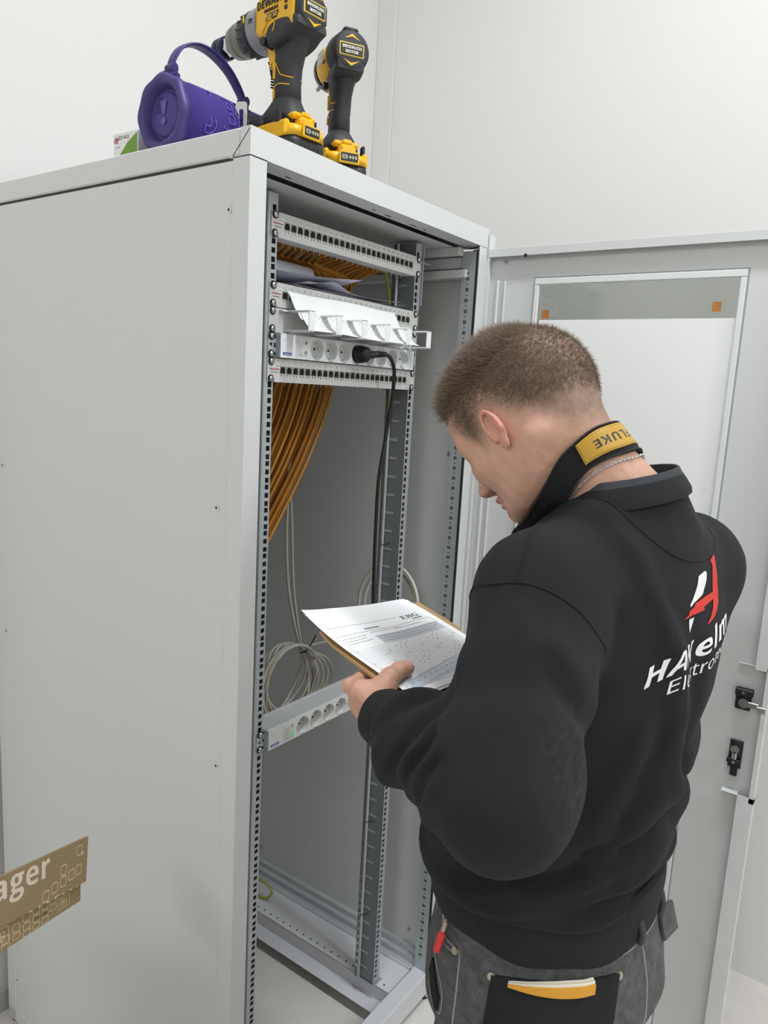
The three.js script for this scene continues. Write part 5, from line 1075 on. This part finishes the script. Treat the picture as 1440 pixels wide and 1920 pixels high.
// ---- strap round the neck with a yellow badge
{
  const g = thing('neck_strap', 'wide black strap with a yellow lettered badge around the neck', 'strap');
  const top = [[.075, 1.478, .452], [.0371, 1.5217, .4903], [.0324, 1.5395, .5012], [.0302, 1.5574, .5114], [.0288, 1.5929, .5292], [.0349, 1.6133, .5448], [.0482, 1.6285, .5572], [.072, 1.6356, .5676], [.105, 1.636, .570], [.140, 1.625, .560], [.162, 1.60, .535], [.165, 1.56, .50], [.15, 1.51, .47]];
  const bot = [[.085, 1.455, .468], [.055, 1.495, .515], [.0524, 1.515, .525], [.0470, 1.5331, .535], [.0451, 1.5643, .5506], [.047, 1.5809, .5626], [.0614, 1.594, .5811], [.085, 1.599, .592], [.1137, 1.6022, .5968], [.15, 1.594, .594], [.178, 1.57, .57], [.182, 1.53, .53], [.165, 1.48, .49]];
  const cu = a => new THREE.CatmullRomCurve3(a.map(p => V(...p)), false, 'centripetal'), ct = cu(top), cb = cu(bot), n = 70;
  const at = (u, w, off) => { const p = ct.getPoint(u).lerp(cb.getPoint(u), w), q = [p.x, p.y, p.z]; const d = headSdf(q); return d < off ? onto(headSdf, q, off) : q; };
  const strip = (u0, u1, w0, w1, off, th, nu = n, nw = 6) => {
    const pos = [], uv = [], idx = [], row = nw + 1, lay = (nu + 1) * row;
    for (const o of [off + th, off]) for (let i = 0; i <= nu; i++) for (let j = 0; j <= nw; j++) { pos.push(...at(u0 + (u1 - u0) * i / nu, w0 + (w1 - w0) * j / nw, o)); uv.push(i / nu, 1 - j / nw); }
    for (let i = 0; i < nu; i++) for (let j = 0; j < nw; j++) { const a = i * row + j, b = a + row; idx.push(a, a + 1, b, a + 1, b + 1, b); idx.push(lay + a, lay + b, lay + a + 1, lay + a + 1, lay + b, lay + b + 1); }
    for (let i = 0; i < nu; i++) for (const j of [0, nw]) { const a = i * row + j, b = a + row; j ? idx.push(a, lay + a, b, b, lay + a, lay + b) : idx.push(a, b, lay + a, b, lay + b, lay + a); }
    for (let j = 0; j < nw; j++) for (const i of [0, nu]) { const a = i * row + j, b = a + 1; i ? idx.push(a, b, lay + a, b, lay + b, lay + a) : idx.push(a, lay + a, b, b, lay + a, lay + b); }
    const q = new THREE.BufferGeometry(); q.setAttribute('position', new THREE.Float32BufferAttribute(pos, 3)); q.setAttribute('uv', new THREE.Float32BufferAttribute(uv, 2)); q.setIndex(idx); return q;
  };
  const st = (ge) => { ge.computeVertexNormals(); return ge; };
  part(g, 'band', st(strip(0, 1, 0, 1, .0025, .0035)), M(0x101012, .8, { side: THREE.DoubleSide, bumpMap: knitB, bumpScale: .0003 }));
  part(g, 'edge_binding', [0.02, .97].map(w => tube(Array.from({ length: 60 }, (_, i) => at(i / 59, w, .006)), .0014, 120, 6)), M(0x19191b, .8));
  const badgeTex = canvasTex(768, 256, (c) => {
    c.fillStyle = '#bd9430'; c.fillRect(0, 0, 768, 256); c.strokeStyle = '#8d691a'; c.lineWidth = 6; c.strokeRect(16, 16, 736, 224);
    c.save(); c.translate(384, 128); c.rotate(Math.PI); c.fillStyle = '#33312c'; c.font = 'bold 128px sans-serif'; c.textAlign = 'center'; c.textBaseline = 'middle'; c.scale(1.25, 1); c.fillText('FLUKE', 0, 0); c.restore();
  });
  part(g, 'badge', st(strip(.405, .72, .08, .80, .006, .0022, 26, 5)), M(0xffffff, .45, { map: badgeTex, side: THREE.DoubleSide }), 'yellow badge lettered upside down');
  // end of the strap hanging in front of the chest
  {
    const a = [[.11, 1.474, .455], [.15, 1.40, .425], [.15, 1.30, .395], [.09, 1.235, .385], [.018, 1.212, .369], [-.012, 1.208, .362], [-.02, 1.18, .372], [.02, 1.13, .395]], b = a.map((p, i) => add3(p, i < 3 ? [.03, -.006, .008] : [.012, -.030, .014])), n = 60, pos = [], idx = [];
    const ca = cu(a), cb2 = cu(b); for (let i = 0; i <= n; i++) { const p = ca.getPoint(i / n), q = cb2.getPoint(i / n); pos.push(p.x, p.y, p.z, q.x, q.y, q.z); } for (let i = 0; i < n; i++) { const k = i * 2; idx.push(k, k + 1, k + 2, k + 1, k + 3, k + 2); }
    const q = new THREE.BufferGeometry(); q.setAttribute('position', new THREE.Float32BufferAttribute(pos, 3)); q.setIndex(idx); q.computeVertexNormals();
    const se = part(g, 'strap_end', q, M(0x101012, .8, { side: THREE.DoubleSide })); part(se, 'gold_edge', tube(a.map(p => V(...p)), .0018, 80, 6), M(0x9c7a2c, .5));
  }
  // chain lying below the strap
  const links = [], cc = new THREE.CatmullRomCurve3([[.056, 1.528, .53], [.0485, 1.548, .545], [.046, 1.562, .556], [.052, 1.577, .569], [.065, 1.588, .584], [.09, 1.593, .597], [.12, 1.596, .601], [.155, 1.588, .596]].map(p => V(...onto(headSdf, p, .0028))));
  const nl = 64; for (let i = 0; i < nl; i++) { const u = i / nl, p = cc.getPoint(u), t = cc.getTangent(u), q = new THREE.TorusGeometry(.0016, .00055, 5, 8).scale(1.35, 1, 1); q.rotateX(i % 2 ? Math.PI / 2 : 0); q.applyQuaternion(new THREE.Quaternion().setFromUnitVectors(V(1, 0, 0), t)); links.push(q.translate(p.x, p.y, p.z)); }
  part(person, 'necklace', links, mChrome, 'silver chain necklace').userData.kind = 'stuff';
}
// ---- pockets, rivets and stitching on the jeans
function surfPatch(f, P, nu, nv, off, th, parent, name, mat) { // P: four corners in order; bulging patch on the cloth
  const pos = [], uv = [], idx = [], row = nv + 1, lay = (nu + 1) * row;
  for (const o of [off + th, off - .002]) for (let i = 0; i <= nu; i++) for (let j = 0; j <= nv; j++) { const p = lerp3(lerp3(P[0], P[1], i / nu), lerp3(P[3], P[2], i / nu), j / nv); pos.push(...onto(f, p, o)); uv.push(i / nu, j / nv); }
  for (let i = 0; i < nu; i++) for (let j = 0; j < nv; j++) { const a = i * row + j, b = a + row; idx.push(a, b, a + 1, b, b + 1, a + 1); idx.push(lay + a, lay + a + 1, lay + b, lay + b, lay + a + 1, lay + b + 1); }
  const rim = []; for (let i = 0; i < nu; i++) rim.push([i * row, (i + 1) * row], [(i + 1) * row + nv, i * row + nv]); for (let j = 0; j < nv; j++) rim.push([j + 1, j], [nu * row + j, nu * row + j + 1]);
  for (const [a, b] of rim) idx.push(a, lay + a, b, b, lay + a, lay + b);
  const g = new THREE.BufferGeometry(); g.setAttribute('position', new THREE.Float32BufferAttribute(pos, 3)); g.setAttribute('uv', new THREE.Float32BufferAttribute(uv, 2)); g.setIndex(idx); const q = g.toNonIndexed(); q.computeVertexNormals();
  mat.side = THREE.DoubleSide; return part(parent, name, q, mat);
}
surfPatch(jeans, [[-.0507, .9243, .536], [.0511, .9307, .6654], [.0, .76, .655], [-.085, .76, .54]], 18, 14, .0022, .0025, jn, 'back_pocket', M(0x0e0e10, .85));
surfPatch(jeans, [[-.045, .885, .425], [-.0585, .8547, .4667], [-.0623, .8365, .4662], [-.05, .868, .420]], 10, 6, .0012, .002, jn, 'side_slot_pocket', M(0x0d0d0f, .85));
seam(jeans, [[-.0454, .921, .4846], [-.0594, .8856, .4907], [-.0707, .8411, .4944], [-.08, .74, .50]], .0014, mStitch, jn, 'stitching');
seam(jeans, [[-.010, .97, .43], [-.022, .938, .440], [-.032, .9225, .4539], [-.0412, .924, .4735]], .0014, mStitch, jn, 'stitching');
seam(jeans, [[-.012, .962, .425], [-.026, .930, .438], [-.036, .9155, .453], [-.044, .917, .4735]], .0012, mStitch, jn, 'stitching');
seam(jeans, [[-.044, .892, .423], [-.060, .8585, .469], [-.065, .833, .468], [-.05, .86, .418]], .0011, mStitch, jn, 'stitching');
seam(jeans, [[.03, .955, .655], [.07, .955, .675], [.12, .960, .69], [.18, .965, .69]], .0012, mSeam, jn, 'stitching');
seam(jeans, [[.03, .949, .655], [.07, .949, .675], [.12, .954, .69], [.18, .959, .69]], .0010, mStitch, jn, 'stitching');
seam(jeans, [[.10, .965, .68], [.105, .93, .688], [.10, .88, .695], [.085, .80, .70]], .0013, mStitch, jn, 'stitching');
for (const p of [[-.0425, .922, .4775], [-.0507, .9215, .536], [.0511, .927, .6654]]) { const c = onto(jeans, p, .002), n = grad(jeans, c); part(jn, 'rivet', [cyl(add3(c, n, -.002), add3(c, n, .0022), .0062, .0052, 16)], mRivet); }
for (const [p, q] of [[[.09, .985, .678], [.092, .955, .684]], [[.165, .99, .688], [.166, .955, .692]]]) part(jn, 'belt_loop', [tube([onto(jeans, p, .003), onto(jeans, lerp3(p, q, .5), .006), onto(jeans, q, .003)], .0045, 10, 6)], mDenim);
{ // pocket flap standing off at the right hip
  const pts = [[.168, .962, .684], [.216, .950, .690], [.226, .905, .700], [.180, .908, .694]];
  const pos = [], idx = [0, 1, 2, 0, 2, 3, 4, 6, 5, 4, 7, 6]; for (const o of [0, -.004]) for (const p of pts) pos.push(p[0], p[1], p[2] + o); for (let i = 0; i < 4; i++) { const j = (i + 1) % 4; idx.push(i, 4 + i, j, j, 4 + i, 4 + j); }
  const g = new THREE.BufferGeometry(); g.setAttribute('position', new THREE.Float32BufferAttribute(pos, 3)); g.setIndex(idx); const q = g.toNonIndexed(); q.computeVertexNormals(); uvFromPos(q, 1.6);
  part(jn, 'pocket_flap', q, M(0xffffff, .9, { map: denim, side: THREE.DoubleSide }));
}
// ---- things in the pockets
{
  const a = onto(jeans, [-.037, .916, .460], .015), g = thing('screwdriver', 'small red screwdriver sticking out of the left hip pocket', 'screwdriver'), d = [.012, .045, .006], at = k => add3(a, d, k);
  part(g, 'grip', [cyl(at(-.15), at(.40), .0052, .0056, 14), cyl(at(.40), at(.46), .0056, .0036, 14)], M(0xd8393a, .4));
  part(g, 'bit', [cyl(at(.45), at(.6), .0034, .0034, 12), cyl(at(.6), at(.74), .0042, .0042, 4), cyl(at(.74), at(.84), .0042, .0012, 4)], M(0xb9ac9a, .35, { metalness: .6 }));
}
{
  const g = thing('notebook', 'worn notebook with yellow cover in the back pocket', 'notebook');
  const lo = [[-.040, .930, .556], [-.026, .928, .590], [-.008, .927, .620], [.016, .928, .640]], mk = (o0, o1, h0, h1, bump) => {
    const n = 24, c = new THREE.CatmullRomCurve3(lo.map(p => V(...p))), pos = [], idx = [];
    for (let i = 0; i <= n; i++) { const u = i / n, p = c.getPoint(u), q = [p.x, p.y - .004, p.z], s = Math.sin(Math.min(1, u * 1.15 + .02) * Math.PI * .62); for (const [o, h] of [[o0, h0], [o1, h0], [o1, h1], [o0, h1]]) { const b = onto(jeans, q, o); pos.push(b[0], q[1] + h * (h > 0 ? s : 1), b[2]); } }
    for (let i = 0; i < n; i++) for (let k = 0; k < 4; k++) { const a = i * 4 + k, b = i * 4 + (k + 1) % 4; idx.push(a, b, a + 4, b, b + 4, a + 4); } idx.push(0, 2, 1, 0, 3, 2, n * 4, n * 4 + 1, n * 4 + 2, n * 4, n * 4 + 2, n * 4 + 3);
    const q = new THREE.BufferGeometry(); q.setAttribute('position', new THREE.Float32BufferAttribute(pos, 3)); q.setIndex(idx); const w = q.toNonIndexed(); w.computeVertexNormals(); return w;
  };
  part(g, 'cover', mk(.0115, .0135, -.003, .012), M(0xd99a2b, .6, { side: THREE.DoubleSide }));
  for (let k = 0; k < 3; k++) part(g, 'page_block', mk(.005 + k * .0022, .0068 + k * .0022, -.003, .0165 - k * .0008), M(k === 1 ? 0xe0d3b4 : 0xefeadd, .8, { side: THREE.DoubleSide }));
}
// ---- form on a cardboard backing, held in the left hand
{
  const put = (m) => { m.matrixAutoUpdate = true; const b = new THREE.Matrix4().makeBasis(V(...BX), V(...BN), V(...BY)); m.quaternion.setFromRotationMatrix(b); m.position.set(...BA); return m; };
  const cg = thing('cardboard_backing', 'brown corrugated cardboard piece under the paper form', 'cardboard'); put(cg);
  const sh = poly([[.012, .035], [.10, .012], [.306, .012], [.304, .100], [.22, .222], [.095, .224], [-.019, .229], [-.005, .14], [.0, .07]]);
  const flip = g => g.rotateX(Math.PI / 2); // shape y -> board y
  part(cg, 'sheet', flip(ext(sh, .0035)).translate(0, -.004, 0), M(0xb28d5c, .85, { bumpMap: plasterBump, bumpScale: .0006 }));
  const rag = [[-.015, .2285]]; for (let i = 0; i <= 16; i++) rag.push([.0 + i * .0062, .2275 - i * .0002 + (i % 2 ? .004 : .001) + (i > 11 ? .002 : 0)]); rag.push([.1, .215], [-.01, .215]);
  part(cg, 'torn_edge', flip(ext(poly(rag), .003)).translate(0, -.0082, 0), M(0x9d7546, .9));
  // printed sheet, curling up at the far left corner
  const tex = canvasTex(1360, 1075, (c, w, h) => {
    c.fillStyle = '#fbfbfb'; c.fillRect(0, 0, w, h); const X = x => x / .272 * w, Y = y => y / .215 * h; c.strokeStyle = '#555'; c.lineWidth = 3;
    c.fillStyle = '#1d1f22'; c.font = 'bold 62px serif'; c.save(); c.translate(X(.192), Y(.056)); c.scale(1.9, 1); c.fillText('EBG', 0, 0); c.restore(); for (let i = 0; i < 7; i++) c.fillRect(X(.215) + i * 20, Y(.0585), 14, 16);
    c.strokeRect(X(.011), Y(.066), X(.245), Y(.136)); c.beginPath(); c.moveTo(X(.011), Y(.046)); c.lineTo(X(.185), Y(.046)); c.stroke();
    c.fillStyle = '#444'; for (let i = 0; i < 11; i++) c.fillRect(X(.085) + i * 17, Y(.0575) + (i % 3 ? 4 : 0), 12, i % 3 ? 16 : 22);
    c.fillStyle = '#777'; const scr = (x, y, n) => { let q = x; for (let i = 0; i < n; i++) { const l = 10 + ((i * 37 + y) % 23); c.fillRect(q, y, l, 7); q += l + 9; } };
    for (let i = 0; i < 3; i++) scr(X(.016), Y(.074 + i * .006), 9); scr(X(.085), Y(.070), 14); scr(X(.15), Y(.072), 12);
    c.fillStyle = '#c9ccd1'; c.fillRect(X(.085), Y(.080), X(.171), Y(.022)); c.fillStyle = '#6d7178'; for (let i = 0; i < 3; i++) scr(X(.09), Y(.083 + i * .006), 28 - i * 2);
    c.strokeStyle = '#777b82'; c.lineWidth = 2; for (let i = 0; i <= 24; i++) { const y = Y(.103 + i * .004); c.beginPath(); c.moveTo(X(.011), y); c.lineTo(X(.256), y); c.stroke(); }
    for (let i = 0; i <= 26; i++) { const x = X(.011 + (i ? .034 + i * .0081 : 0)); c.beginPath(); c.moveTo(x, Y(.103)); c.lineTo(x, Y(.199)); c.stroke(); }
    c.fillStyle = '#555a62'; for (let r = 0; r < 23; r++) for (let k = 0; k < 27; k++) if ((r * 7 + k * 5 + r * k) % 11 < 2) c.fillRect(X(.013 + (k ? .034 + k * .0081 : 0)), Y(.1045 + r * .004), 12 + (r * k) % 10, 6);
  });
  const g = new THREE.PlaneGeometry(.272, .215, 40, 32), p = g.attributes.position;
  for (let i = 0; i < p.count; i++) { const x = p.getX(i) + .136, y = .1075 - p.getY(i), cl = Math.max(0, 1 - Math.hypot(x, y) / .11), z = .0014 + .010 * cl * cl + .0012 * Math.sin(x * 30) * sstep(0, .1, x) + .003 * sstep(.05, 0, y) * Math.sin(x * 14 + .5); p.setXYZ(i, x, z, y); } g.computeVertexNormals();
  const ps = solo('printed_form', 'white printed form with a table, held on the cardboard backing', 'paper', g, M(0xffffff, .55, { map: tex, side: THREE.DoubleSide })); put(ps);
  const g2 = g.clone(), p2 = g2.attributes.position; for (let i = 0; i < p2.count; i++) p2.setXYZ(i, p2.getX(i) * 1.004 + .004, p2.getY(i) * .55 - .0002, p2.getZ(i) + .004); g2.computeVertexNormals();
  const p3 = solo('blank_sheet', 'second white sheet lying under the printed form', 'paper', g2, M(0xf0f0f0, .7, { side: THREE.DoubleSide })); put(p3);
  // clear ruler
  const rt = canvasTex(1024, 160, (c) => { c.clearRect(0, 0, 1024, 160); c.fillStyle = '#3a3d42'; for (let i = 0; i < 110; i++) c.fillRect(12 + i * 9.1, 6, 2, i % 10 ? (i % 5 ? 22 : 32) : 44); c.font = '30px sans-serif'; for (let i = 0; i < 12; i++) c.fillText(String(30 - i), 6 + i * 90, 92); });
  const rg = thing('ruler', 'clear plastic ruler lying across the lower edge of the form', 'ruler'); put(rg);
  const holder = new THREE.Matrix4().makeRotationY(.115).setPosition(.017, .0042, .189);
  const rb = part(rg, 'blade', cbox(0, 0, 0, .20, .0015, .017, .0004).applyMatrix4(holder), new THREE.MeshPhysicalMaterial({ color: 0xf2f5f8, roughness: .08, transmission: 1, thickness: 0, ior: 1.45 }));
  part(rb, 'scale_print', new THREE.PlaneGeometry(.2, .017).rotateX(-Math.PI / 2).translate(.1, .0018, .0085).applyMatrix4(holder), M(0xffffff, .6, { map: rt, transparent: true, alphaTest: .4, side: THREE.DoubleSide }));
}
// ---- torn carton left of the cabinet; its strip of board reaches into view
{
  const g = thing('carton', 'brown carton with a torn printed flap left of the cabinet side', 'box');
  const tex = canvasTex(1024, 384, (c, w, h) => {
    c.fillStyle = '#8f7a57'; c.fillRect(0, 0, w, h); for (let i = 0; i < 5000; i++) { c.fillStyle = i % 2 ? 'rgba(120,98,66,.25)' : 'rgba(160,138,100,.2)'; c.fillRect((i * 7919) % w, (i * 104729) % h, 14, 2); }
    c.fillStyle = '#d9c7b4'; c.save(); c.translate(70, 108); c.scale(1.3, 1); c.font = 'bold 160px sans-serif'; c.fillText('hager', 0, 0); c.restore(); c.strokeStyle = '#cbb48c'; c.lineWidth = 5;
    const rr = (x, y, a = 56, b = 44) => { c.beginPath(); c.roundRect ? c.roundRect(x, y, a, b, 12) : c.rect(x, y, a, b); c.stroke(); };
    for (const [x, y] of [[590, 168], [668, 150], [748, 140], [748, 88], [828, 128], [905, 120], [905, 30], [470, 232], [470, 286], [548, 222], [548, 276], [626, 222], [626, 276], [700, 214], [700, 268], [390, 262], [390, 316], [310, 296], [310, 346], [548, 330], [626, 330], [470, 340]]) rr(x, y);
    for (const [x, y] of [[830, 292], [300, 290]]) { rr(x - 56, y - 46, 116, 98); c.beginPath(); for (const [a, b] of [[-16, -12], [16, -12], [-16, 14], [16, 14]]) { c.moveTo(x + a + 15, y + b); c.arc(x + a, y + b, 15, 0, 6.3); } c.stroke(); }
    c.fillStyle = '#1c1a17'; c.font = 'bold 44px sans-serif'; c.fillText('11/26', 560, 312);
    c.fillStyle = '#d9c7b4'; c.font = 'italic bold 26px sans-serif'; c.fillText('.16', 940, 78);
  });
  const mB = M(0xffffff, .85, { map: tex, side: THREE.DoubleSide }), mP = M(0x8f7a57, .85), nrm = [.58, .02, .81];
  // corners: near end, far end; upper edge, tear line, lower edge
  const A = [[-.513, 1.098, .116], [-.238, .952, -.074]], T = [[-.519, 1.040, .124], [-.2515, .889, -.0595]], B = [[-.522, 1.005, .129], [-.255, .856, -.0565]];
  const slab = (a0, a1, b1, b0, v0, v1, u1, off, th = .0042) => { const P = [a0, a1, b1, b0].map(p => add3(p, nrm, off)), Q = P.map(p => add3(p, nrm, -th)), pos = [], uv = []; const q4 = (a, b, c, d, t) => { pos.push(...a, ...b, ...c, ...a, ...c, ...d); uv.push(...t[0], ...t[1], ...t[2], ...t[0], ...t[2], ...t[3]); }; const U = [[0, v0], [u1, v0], [u1, v1], [0, v1]], z = [[.02, .02], [.02, .02], [.02, .02], [.02, .02]]; q4(P[3], P[2], P[1], P[0], [U[3], U[2], U[1], U[0]]); q4(Q[0], Q[1], Q[2], Q[3], z); for (let i = 0; i < 4; i++) { const j = (i + 1) % 4; q4(P[i], P[j], Q[j], Q[i], z); } const g = new THREE.BufferGeometry(); g.setAttribute('position', new THREE.Float32BufferAttribute(pos, 3)); g.setAttribute('uv', new THREE.Float32BufferAttribute(uv, 2)); g.computeVertexNormals(); return g; };
  const fl = part(g, 'flap', slab(A[0], A[1], T[1], T[0], 1, .43, 1, 0), mB, 'printed torn flap');
  part(fl, 'lower_strip', slab(add3(T[0], [0, .004, 0]), [-.257, .892, -.0557], [-.2585, .862, -.054], B[0], .45, 0, .985, -.006), mB);
  part(fl, 'torn_ply', Array.from({ length: 7 }, (_, i) => { const t = .48 + i * .07, p = lerp3(T[0], T[1], t), q = lerp3(T[0], T[1], t + .05 + (i % 3) * .01); return tube([add3(p, nrm, -.001), add3(q, nrm, -.0035)], .0017, 4, 5); }), M(0xd8c4a0, .9));
  const h = [.815, 0, -.579], r = [.579, 0, .815], c0 = [-.520, 0, .124]; const body = cbox(-.36, 0, 0, 0, 1.098, .36, .003); const mm = new THREE.Matrix4().makeBasis(V(...r), V(0, 1, 0), V(...h).negate()).setPosition(...c0); body.applyMatrix4(mm);
  part(g, 'carton_body', body, mP);
}
renderer.render(scene, camera);
